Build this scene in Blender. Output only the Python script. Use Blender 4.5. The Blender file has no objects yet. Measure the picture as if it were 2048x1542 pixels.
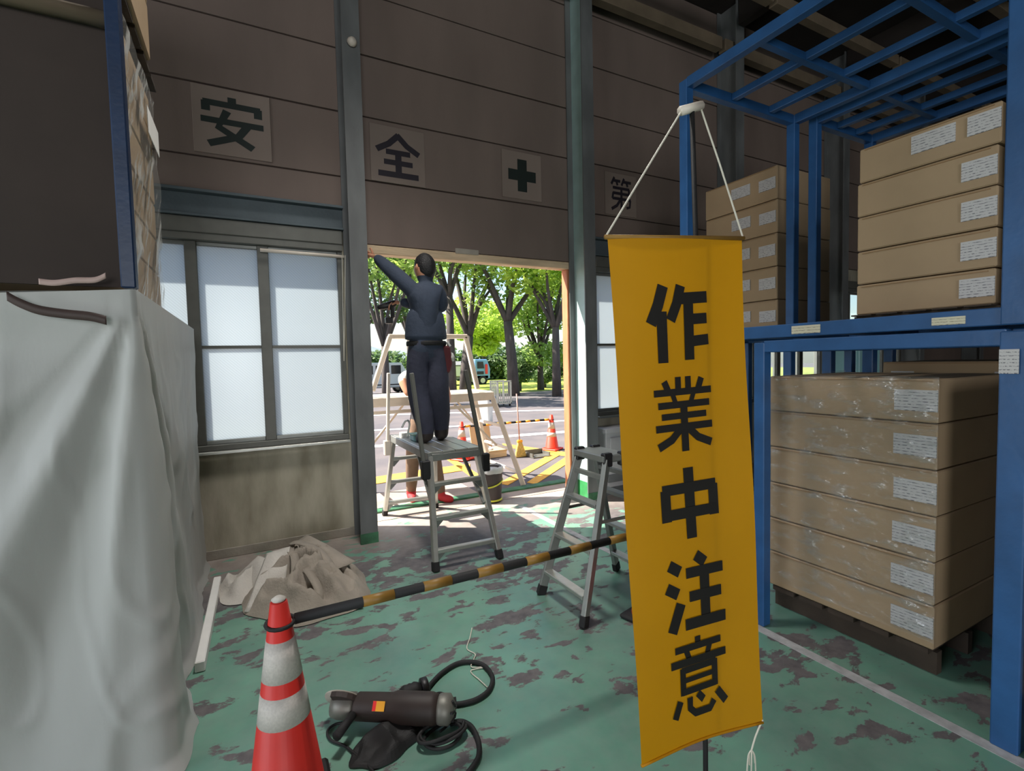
import bpy, bmesh, math, random
from mathutils import Vector, Matrix, noise
R = random.Random(7)
SC = bpy.context.scene
COL = SC.collection

# ------------------------------------------------------------------ camera, world, sun, big lights, exposure
F_PX, YAW, PITCH, ROLL, CAM_H = 988.19, 0.488058, 0.0500704, 0.0231947, 1.7
def cam_axes():
    cy, sy = math.cos(YAW), math.sin(YAW)
    f = Vector((sy * math.cos(PITCH), cy * math.cos(PITCH), -math.sin(PITCH)))
    r = Vector((cy, -sy, 0)); d = f.cross(r)
    c, s = math.cos(ROLL), math.sin(ROLL)
    return c * r + s * d, -s * r + c * d, f
AX = cam_axes()
CAMP = Vector((0, 0, CAM_H))
cd = bpy.data.cameras.new('camera'); cam = bpy.data.objects.new('camera', cd); COL.objects.link(cam)
cd.sensor_width = 36; cd.lens = F_PX / 2048 * 36; cd.clip_start = .05; cd.clip_end = 400
m = Matrix((AX[0], -AX[1], -AX[2])).transposed().to_4x4(); m.translation = CAMP
cam.matrix_world = m
SC.camera = cam
SUN_EL, SUN_DX, SUN_DY = math.radians(47), -.85, .525          # the sun stands out beyond the doorway, to its left
w = bpy.data.worlds.new('world'); SC.world = w; w.use_nodes = True
wn = w.node_tree.nodes; bg = wn['Background']
sk = wn.new('ShaderNodeTexSky'); sk.sky_type = 'NISHITA'; sk.sun_disc = False; sk.sun_elevation = SUN_EL
sk.sun_rotation = math.atan2(SUN_DX, SUN_DY); sk.dust_density = 1.2; sk.air_density = 1.0
w.node_tree.links.new(sk.outputs[0], bg.inputs[0]); bg.inputs[1].default_value = 0.30
sd = bpy.data.lights.new('sun', 'SUN'); sd.energy = 15.0; sd.angle = math.radians(.6); sd.color = (1, .93, .82)
so = bpy.data.objects.new('sun', sd); COL.objects.link(so)
sdir = Vector((SUN_DX, SUN_DY, math.tan(SUN_EL) * math.hypot(SUN_DX, SUN_DY)))
so.rotation_euler = sdir.to_track_quat('Z', 'Y').to_euler(); so.location = sdir.normalized() * 30
def area(name, loc, rot, sx, sy, power, col):
    l = bpy.data.lights.new(name, 'AREA'); l.shape = 'RECTANGLE'; l.size = sx; l.size_y = sy; l.energy = power; l.color = col
    o = bpy.data.objects.new(name, l); COL.objects.link(o); o.location = loc; o.rotation_euler = rot
    return o
for lx, ly, lw in ((.9, 3.1, 44), (.9, -3.5, 26)):
    area('fill_light', (lx, ly, 5.78), (0, 0, 0), .7, .7, lw, (1, .97, .92)).data.spread = math.radians(84)      # added fill lamps, unseen above the frame, brightening floor and lower wall
area('side_fill_light', (-5.8, 0.0, 2.2), (math.radians(90), 0, math.radians(-90)), 4.0, 3.6, 185, (.93, .97, 1))  # added fill for the rack fronts, set at an unseen side opening
area('rear_fill_light', (-2.2, -11.7, 2.3), (math.radians(90), 0, 0), 4.4, 3.6, 620, (.96, .98, 1))  # added fill from behind the camera; the rear wall itself is closed
SC.view_settings.view_transform = 'Standard'; SC.view_settings.look = 'None'
SC.view_settings.gamma = 1; SC.view_settings.use_curve_mapping = False
SC.view_settings.exposure = 0.0
SC.cycles.max_bounces = 8; SC.cycles.transparent_max_bounces = 12
SC.cycles.use_denoising = True; SC.cycles.sample_clamp_indirect = 6.0
SC.cycles.caustics_refractive = False; SC.cycles.caustics_reflective = False

# ------------------------------------------------------------------ helpers
def ray(x, y):
    return AX[0] * ((x - 1024) / F_PX) + AX[1] * ((y - 771) / F_PX) + AX[2]
def fl(x, y, z=0.0):
    d = ray(x, y); return CAMP + d * ((z - CAM_H) / d.z)
def pl(x, y, Y):
    d = ray(x, y); return CAMP + d * (Y / d.y)
def plx(x, y, X):
    d = ray(x, y); return CAMP + d * (X / d.x)
def dp(x, y, dep):
    return CAMP + ray(x, y) * dep
def lin(c):
    return tuple((v / 255 / 12.92 if v / 255 <= .04045 else ((v / 255 + .055) / 1.055) ** 2.4) for v in c) + (1,)
def rgb(*c): return lin(c)

def mat(name, col, rough=.6, metal=0., var=0., vscale=6., col2=None, bump=0., bscale=40., spec=.5, stretch=None, detail=6, trans=0.):
    """principled material with object-space noise colour variation and relief"""
    m = bpy.data.materials.new(name); m.use_nodes = True
    nt = m.node_tree; N = nt.nodes; L = nt.links; p = N['Principled BSDF']
    p.inputs['Roughness'].default_value = rough; p.inputs['Metallic'].default_value = metal
    p.inputs['Specular IOR Level'].default_value = spec
    p.inputs['Base Color'].default_value = col
    tc = N.new('ShaderNodeTexCoord'); mp = N.new('ShaderNodeMapping'); L.new(tc.outputs['Object'], mp.inputs[0])
    if stretch: mp.inputs['Scale'].default_value = stretch
    if var or col2:
        n = N.new('ShaderNodeTexNoise'); n.inputs['Scale'].default_value = vscale; n.inputs['Detail'].default_value = detail
        L.new(mp.outputs[0], n.inputs['Vector'])
        r = N.new('ShaderNodeValToRGB'); L.new(n.outputs[0], r.inputs[0])
        c2 = col2 or tuple(c * (1 - var) for c in col[:3]) + (1,)
        r.color_ramp.elements[0].position = .35; r.color_ramp.elements[1].position = .68
        r.color_ramp.elements[0].color = c2; r.color_ramp.elements[1].color = col
        L.new(r.outputs[0], p.inputs['Base Color'])
    if bump:
        n2 = N.new('ShaderNodeTexNoise'); n2.inputs['Scale'].default_value = bscale; n2.inputs['Detail'].default_value = 5
        L.new(mp.outputs[0], n2.inputs['Vector'])
        b = N.new('ShaderNodeBump'); b.inputs['Strength'].default_value = bump; b.inputs['Distance'].default_value = .02
        L.new(n2.outputs[0], b.inputs['Height']); L.new(b.outputs[0], p.inputs['Normal'])
    if trans:
        t = N.new('ShaderNodeBsdfTranslucent'); mx = N.new('ShaderNodeMixShader'); mx.inputs[0].default_value = trans
        t.inputs['Color'].default_value = col
        if var or col2: L.new(r.outputs[0], t.inputs['Color'])
        L.new(p.outputs[0], mx.inputs[1]); L.new(t.outputs[0], mx.inputs[2])
        L.new(mx.outputs[0], N['Material Output'].inputs[0])
    return m

WORLD = {}          # object -> its place, so that children can be modelled in world coordinates
def link(name, me, mt, parent=None):
    o = bpy.data.objects.new(name, me); COL.objects.link(o)
    if mt is not None:
        for k in (mt if isinstance(mt, (list, tuple)) else [mt]): me.materials.append(k)
    if parent is not None:
        o.parent = parent
        o.matrix_parent_inverse = Matrix.Translation(-WORLD.get(parent.name, Vector((0, 0, 0))))
    return o
def tag(o, label=None, cat=None, group=None, kind=None):
    if label: o['label'] = label
    if cat: o['category'] = cat
    if group: o['group'] = group
    if kind: o['kind'] = kind
    return o
def thing(name, label, cat, loc=(0, 0, 0), group=None):
    o = bpy.data.objects.new(name, None); COL.objects.link(o); o.location = loc; o.empty_display_size = .1
    WORLD[o.name] = Vector(loc)
    return tag(o, label, cat, group)
def dup(root, loc, label, group=None, rz=0, sub=True):
    c = root.copy(); COL.objects.link(c); c.location = loc; c.rotation_euler = (0, 0, rz); c['label'] = label
    if group: c['group'] = group
    for ch in list(root.children):
        d = ch.copy(); COL.objects.link(d); d.parent = c
        for g in list(ch.children):
            e = g.copy(); COL.objects.link(e); e.parent = d
    return c

class B:
    def __init__(s): s.bm = bmesh.new()
    def _hull(s, a, b):          # two quads of 4 corners -> box
        va = [s.bm.verts.new(p) for p in a]; vb = [s.bm.verts.new(p) for p in b]
        n = len(va)
        s.bm.faces.new(va[::-1]); s.bm.faces.new(vb)
        for i in range(n): s.bm.faces.new((va[i], va[(i + 1) % n], vb[(i + 1) % n], vb[i]))
        return s
    def box(s, x0, x1, y0, y1, z0, z1):
        q = lambda z: [(x0, y0, z), (x1, y0, z), (x1, y1, z), (x0, y1, z)]
        return s._hull(q(z0), q(z1))
    def bar(s, p, q, w, h=None, up=(0, 0, 1)):       # rectangular bar from p to q: w sideways, h along up
        p, q = Vector(p), Vector(q); h = w if h is None else h
        d = (q - p).normalized(); u = Vector(up)
        if abs(d.dot(u)) > .97: u = Vector((1, 0, 0))
        a = d.cross(u).normalized(); b = a.cross(d).normalized()
        c = lambda o: [o - a * w / 2 - b * h / 2, o + a * w / 2 - b * h / 2, o + a * w / 2 + b * h / 2, o - a * w / 2 + b * h / 2]
        return s._hull(c(p), c(q))
    def tube(s, pts, r, n=8, closed=False):
        pts = [Vector(p) for p in pts]; k = len(pts); rings = []
        rs = r if isinstance(r, (list, tuple)) else [r] * k
        pa = None
        for i, p in enumerate(pts):
            t = (pts[(i + 1) % k] - pts[i - 1]) if closed else (pts[min(i + 1, k - 1)] - pts[max(i - 1, 0)])
            t.normalize()
            if pa is None:
                pa = t.orthogonal().normalized()
            pa = (pa - t * pa.dot(t)).normalized(); pb = t.cross(pa)
            rings.append([s.bm.verts.new(p + (pa * math.cos(2 * math.pi * j / n) + pb * math.sin(2 * math.pi * j / n)) * rs[i]) for j in range(n)])
        m_ = k if closed else k - 1
        for i in range(m_):
            A, C = rings[i], rings[(i + 1) % k]
            for j in range(n): s.bm.faces.new((A[j], A[(j + 1) % n], C[(j + 1) % n], C[j]))
        if not closed:
            s.bm.faces.new(rings[0][::-1]); s.bm.faces.new(rings[-1])
        return s
    def lathe(s, prof, c=(0, 0, 0), n=24, axis=(0, 0, 1)):
        ax = Vector(axis).normalized(); a = ax.orthogonal().normalized(); b = ax.cross(a); c = Vector(c)
        if abs(ax.z) > .99: a, b = Vector((1, 0, 0)), Vector((0, 1, 0))
        rings = []
        for r, z in prof:
            rings.append([s.bm.verts.new(c + ax * z + (a * math.cos(2 * math.pi * j / n) + b * math.sin(2 * math.pi * j / n)) * max(r, 1e-4)) for j in range(n)])
        for A, C in zip(rings, rings[1:]):
            for j in range(n): s.bm.faces.new((A[j], A[(j + 1) % n], C[(j + 1) % n], C[j]))
        s.bm.faces.new(rings[0][::-1]); s.bm.faces.new(rings[-1])
        return s
    def grid(s, fn, nu, nv):
        g = [[s.bm.verts.new(fn(i / nu, j / nv)) for j in range(nv + 1)] for i in range(nu + 1)]
        for i in range(nu):
            for j in range(nv): s.bm.faces.new((g[i][j], g[i + 1][j], g[i + 1][j + 1], g[i][j + 1]))
        return s
    def poly(s, pts, off):      # flat polygon extruded by the vector off
        off = Vector(off); return s._hull([Vector(p) for p in pts], [Vector(p) + off for p in pts])
    def build(s, name, mt, parent=None, bevel=0., smooth=False, solid=0.):
        bmesh.ops.recalc_face_normals(s.bm, faces=s.bm.faces)
        me = bpy.data.meshes.new(name); s.bm.to_mesh(me); s.bm.free()
        if smooth:
            for p in me.polygons: p.use_smooth = True
        o = link(name, me, mt, parent)
        if solid:
            md = o.modifiers.new('solid', 'SOLIDIFY'); md.thickness = solid
        if bevel:
            md = o.modifiers.new('bevel', 'BEVEL'); md.width = bevel; md.segments = 1; md.limit_method = 'ANGLE'
        return o
def struct(o): o['kind'] = 'structure'; return o
def spline(pts, k=6):
    pts = [Vector(p) for p in pts]; out = []
    for i in range(len(pts) - 1):
        a, b, c, d = pts[max(i - 1, 0)], pts[i], pts[i + 1], pts[min(i + 2, len(pts) - 1)]
        for j in range(k):
            t = j / k
            out.append(.5 * ((2 * b) + (c - a) * t + (2 * a - 5 * b + 4 * c - d) * t * t + (3 * b - a - 3 * c + d) * t ** 3))
    return out + [pts[-1]]
def noi(x, y, z=0, s=1): return noise.noise(Vector((x * s, y * s, z * s)))

# ------------------------------------------------------------------ materials
def floor_material():
    m = bpy.data.materials.new('worn green floor paint'); m.use_nodes = True
    nt = m.node_tree; N = nt.nodes; L = nt.links; p = N['Principled BSDF']
    tc = N.new('ShaderNodeTexCoord')
    def nz(scale, detail=8, rough=.6, stretch=(1, 1, 1), dist=0.):
        mp = N.new('ShaderNodeMapping'); mp.inputs['Scale'].default_value = stretch; L.new(tc.outputs['Object'], mp.inputs[0])
        n = N.new('ShaderNodeTexNoise'); n.inputs['Scale'].default_value = scale; n.inputs['Detail'].default_value = detail
        n.inputs['Roughness'].default_value = rough; n.inputs['Distortion'].default_value = dist
        L.new(mp.outputs[0], n.inputs['Vector']); return n.outputs[0]
    def ramp(s, a, b, ca=(0, 0, 0, 1), cb=(1, 1, 1, 1)):
        r = N.new('ShaderNodeValToRGB'); r.color_ramp.elements[0].position = a; r.color_ramp.elements[1].position = b
        r.color_ramp.elements[0].color = ca; r.color_ramp.elements[1].color = cb; L.new(s, r.inputs[0]); return r.outputs[0]
    def math_(op, a, b):
        n = N.new('ShaderNodeMath'); n.operation = op
        for i, v in enumerate((a, b)):
            if isinstance(v, (int, float)): n.inputs[i].default_value = v
            else: L.new(v, n.inputs[i])
        return n.outputs[0]
    def mix(f, a, b):
        n = N.new('ShaderNodeMix'); n.data_type = 'RGBA'; L.new(f, n.inputs[0])
        for i, v in ((6, a), (7, b)):
            if isinstance(v, tuple): n.inputs[i].default_value = v
            else: L.new(v, n.inputs[i])
        return n.outputs[2]
    sep = N.new('ShaderNodeSeparateXYZ'); L.new(tc.outputs['Object'], sep.inputs[0])
    paint = ramp(nz(1.3, 5), .35, .7, rgb(92, 130, 116), rgb(114, 164, 142))
    grime = ramp(nz(9, 8, .7), .4, .75)
    paint = mix(math_('MULTIPLY', grime, .35), paint, rgb(136, 148, 140))
    chips = nz(5.2, 9, .62, (.75, 1.25, 1), .25)
    where = nz(.85, 3, .5)
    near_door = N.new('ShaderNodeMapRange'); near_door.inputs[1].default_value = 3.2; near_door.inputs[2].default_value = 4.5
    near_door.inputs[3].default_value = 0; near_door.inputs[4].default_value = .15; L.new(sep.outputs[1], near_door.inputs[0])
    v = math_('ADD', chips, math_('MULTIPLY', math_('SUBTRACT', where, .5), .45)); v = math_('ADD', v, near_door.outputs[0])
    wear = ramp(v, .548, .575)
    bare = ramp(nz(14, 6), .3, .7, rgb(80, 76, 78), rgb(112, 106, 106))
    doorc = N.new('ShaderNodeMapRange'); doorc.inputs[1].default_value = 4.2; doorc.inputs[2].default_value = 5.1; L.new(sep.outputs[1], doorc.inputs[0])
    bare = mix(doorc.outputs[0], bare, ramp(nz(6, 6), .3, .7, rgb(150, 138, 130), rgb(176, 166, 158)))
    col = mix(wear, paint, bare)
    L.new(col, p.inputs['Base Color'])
    rr = ramp(math_('ADD', math_('MULTIPLY', grime, .35), wear), 0, 1, (.33, .33, .33, 1), (.62, .62, .62, 1)); L.new(rr, p.inputs['Roughness'])
    bp = N.new('ShaderNodeBump'); bp.inputs['Strength'].default_value = .35; bp.inputs['Distance'].default_value = .004
    L.new(math_('SUBTRACT', 1, wear), bp.inputs['Height']); L.new(bp.outputs[0], p.inputs['Normal'])
    return m
def glass_material(name, tint, rough, wire=True, opac=.55):
    m = bpy.data.materials.new(name); m.use_nodes = True
    nt = m.node_tree; N = nt.nodes; L = nt.links
    for n in list(N):
        if n.type == 'BSDF_PRINCIPLED': N.remove(n)
    out = N['Material Output']
    tl = N.new('ShaderNodeBsdfTranslucent'); tl.inputs[0].default_value = tint
    rf = N.new('ShaderNodeBsdfRefraction'); rf.inputs['Roughness'].default_value = rough; rf.inputs['IOR'].default_value = 1.12; rf.inputs[0].default_value = tint
    gl = N.new('ShaderNodeBsdfGlossy'); gl.inputs['Roughness'].default_value = .25
    mx = N.new('ShaderNodeMixShader'); mx.inputs[0].default_value = opac; L.new(rf.outputs[0], mx.inputs[1]); L.new(tl.outputs[0], mx.inputs[2])
    m2 = N.new('ShaderNodeMixShader'); m2.inputs[0].default_value = .05; L.new(mx.outputs[0], m2.inputs[1]); L.new(gl.outputs[0], m2.inputs[2])
    L.new(m2.outputs[0], out.inputs[0])
    if wire:
        tc = N.new('ShaderNodeTexCoord'); mp = N.new('ShaderNodeMapping'); mp.inputs['Rotation'].default_value = (0, math.radians(45), 0)
        L.new(tc.outputs['Object'], mp.inputs[0])
        wv = N.new('ShaderNodeTexWave'); wv.inputs['Scale'].default_value = 17; wv.bands_direction = 'X'; L.new(mp.outputs[0], wv.inputs[0])
        r = N.new('ShaderNodeValToRGB'); r.color_ramp.elements[0].position = .0; r.color_ramp.elements[1].position = .3
        r.color_ramp.elements[0].color = tuple(c * .82 for c in tint[:3]) + (1,); r.color_ramp.elements[1].color = tint
        L.new(wv.outputs[1], r.inputs[0]); L.new(r.outputs[0], tl.inputs[0])
    return m
def leaf_material(name, c1, c2):
    m = bpy.data.materials.new(name); m.use_nodes = True
    nt = m.node_tree; N = nt.nodes; L = nt.links; p = N['Principled BSDF']; p.inputs['Roughness'].default_value = .5
    tc = N.new('ShaderNodeTexCoord'); n = N.new('ShaderNodeTexNoise'); n.inputs['Scale'].default_value = .9; n.inputs['Detail'].default_value = 6
    L.new(tc.outputs['Object'], n.inputs[0])
    r = N.new('ShaderNodeValToRGB'); r.color_ramp.elements[0].position = .35; r.color_ramp.elements[1].position = .65
    r.color_ramp.elements[0].color = c1; r.color_ramp.elements[1].color = c2; L.new(n.outputs[0], r.inputs[0]); L.new(r.outputs[0], p.inputs[0])
    t = N.new('ShaderNodeBsdfTranslucent'); L.new(r.outputs[0], t.inputs[0]); mx = N.new('ShaderNodeMixShader'); mx.inputs[0].default_value = .55
    L.new(p.outputs[0], mx.inputs[1]); L.new(t.outputs[0], mx.inputs[2]); L.new(mx.outputs[0], N['Material Output'].inputs[0])
    return m
def film_material(name, alpha, scale, stretch, tilt=0.):
    m = bpy.data.materials.new(name); m.use_nodes = True
    nt = m.node_tree; N = nt.nodes; L = nt.links
    for n in list(N):
        if n.type == 'BSDF_PRINCIPLED': N.remove(n)
    tc = N.new('ShaderNodeTexCoord'); m0 = N.new('ShaderNodeMapping'); m0.inputs['Rotation'].default_value = (tilt, 0, 0); L.new(tc.outputs['Object'], m0.inputs[0])
    mp = N.new('ShaderNodeMapping'); mp.inputs['Scale'].default_value = stretch; L.new(m0.outputs[0], mp.inputs[0])
    nz = N.new('ShaderNodeTexNoise'); nz.inputs['Scale'].default_value = scale; nz.inputs['Detail'].default_value = 4; L.new(mp.outputs[0], nz.inputs[0])
    b = N.new('ShaderNodeBump'); b.inputs['Strength'].default_value = .9; b.inputs['Distance'].default_value = .05; L.new(nz.outputs[0], b.inputs['Height'])
    g = N.new('ShaderNodeBsdfGlossy'); g.inputs['Roughness'].default_value = .18; L.new(b.outputs[0], g.inputs['Normal'])
    d = N.new('ShaderNodeBsdfDiffuse'); d.inputs[0].default_value = rgb(225, 225, 220)
    t = N.new('ShaderNodeBsdfTransparent')
    r = N.new('ShaderNodeValToRGB'); r.color_ramp.elements[0].position = .5; r.color_ramp.elements[1].position = .72
    r.color_ramp.elements[0].color = (alpha * .3,) * 3 + (1,); r.color_ramp.elements[1].color = (alpha * 2.2,) * 3 + (1,); L.new(nz.outputs[0], r.inputs[0])  # pale streaks: glare on the film put into its opacity and colour
    m1 = N.new('ShaderNodeMixShader'); m1.inputs[0].default_value = .5; L.new(g.outputs[0], m1.inputs[1]); L.new(d.outputs[0], m1.inputs[2])
    m2 = N.new('ShaderNodeMixShader'); L.new(r.outputs[0], m2.inputs[0]); L.new(t.outputs[0], m2.inputs[1]); L.new(m1.outputs[0], m2.inputs[2])
    L.new(m2.outputs[0], N['Material Output'].inputs[0])
    return m
def print_material(name, paper, ink, rows):
    """white shipping label with unreadable rows of small dark print"""
    m = bpy.data.materials.new(name); m.use_nodes = True
    nt = m.node_tree; N = nt.nodes; L = nt.links; p = N['Principled BSDF']; p.inputs['Roughness'].default_value = .6
    tc = N.new('ShaderNodeTexCoord'); sp = N.new('ShaderNodeSeparateXYZ'); L.new(tc.outputs['Generated'], sp.inputs[0])
    mu = N.new('ShaderNodeMath'); mu.operation = 'MULTIPLY'; mu.inputs[1].default_value = rows; L.new(sp.outputs[2], mu.inputs[0])
    fr = N.new('ShaderNodeMath'); fr.operation = 'FRACT'; L.new(mu.outputs[0], fr.inputs[0])
    lt = N.new('ShaderNodeMath'); lt.operation = 'LESS_THAN'; lt.inputs[1].default_value = .26; L.new(fr.outputs[0], lt.inputs[0])
    n = N.new('ShaderNodeTexNoise'); n.inputs['Scale'].default_value = 9; n.inputs['Detail'].default_value = 2
    mp = N.new('ShaderNodeMapping'); mp.inputs['Scale'].default_value = (1, 1, 3); L.new(tc.outputs['Generated'], mp.inputs[0]); L.new(mp.outputs[0], n.inputs[0])
    gt = N.new('ShaderNodeMath'); gt.operation = 'GREATER_THAN'; gt.inputs[1].default_value = .5; L.new(n.outputs[0], gt.inputs[0])
    an = N.new('ShaderNodeMath'); an.operation = 'MULTIPLY'; L.new(lt.outputs[0], an.inputs[0]); L.new(gt.outputs[0], an.inputs[1])
    mx = N.new('ShaderNodeMix'); mx.data_type = 'RGBA'; mx.inputs[6].default_value = paper; mx.inputs[7].default_value = ink
    L.new(an.outputs[0], mx.inputs[0]); L.new(mx.outputs[2], p.inputs[0])
    return m
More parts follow.
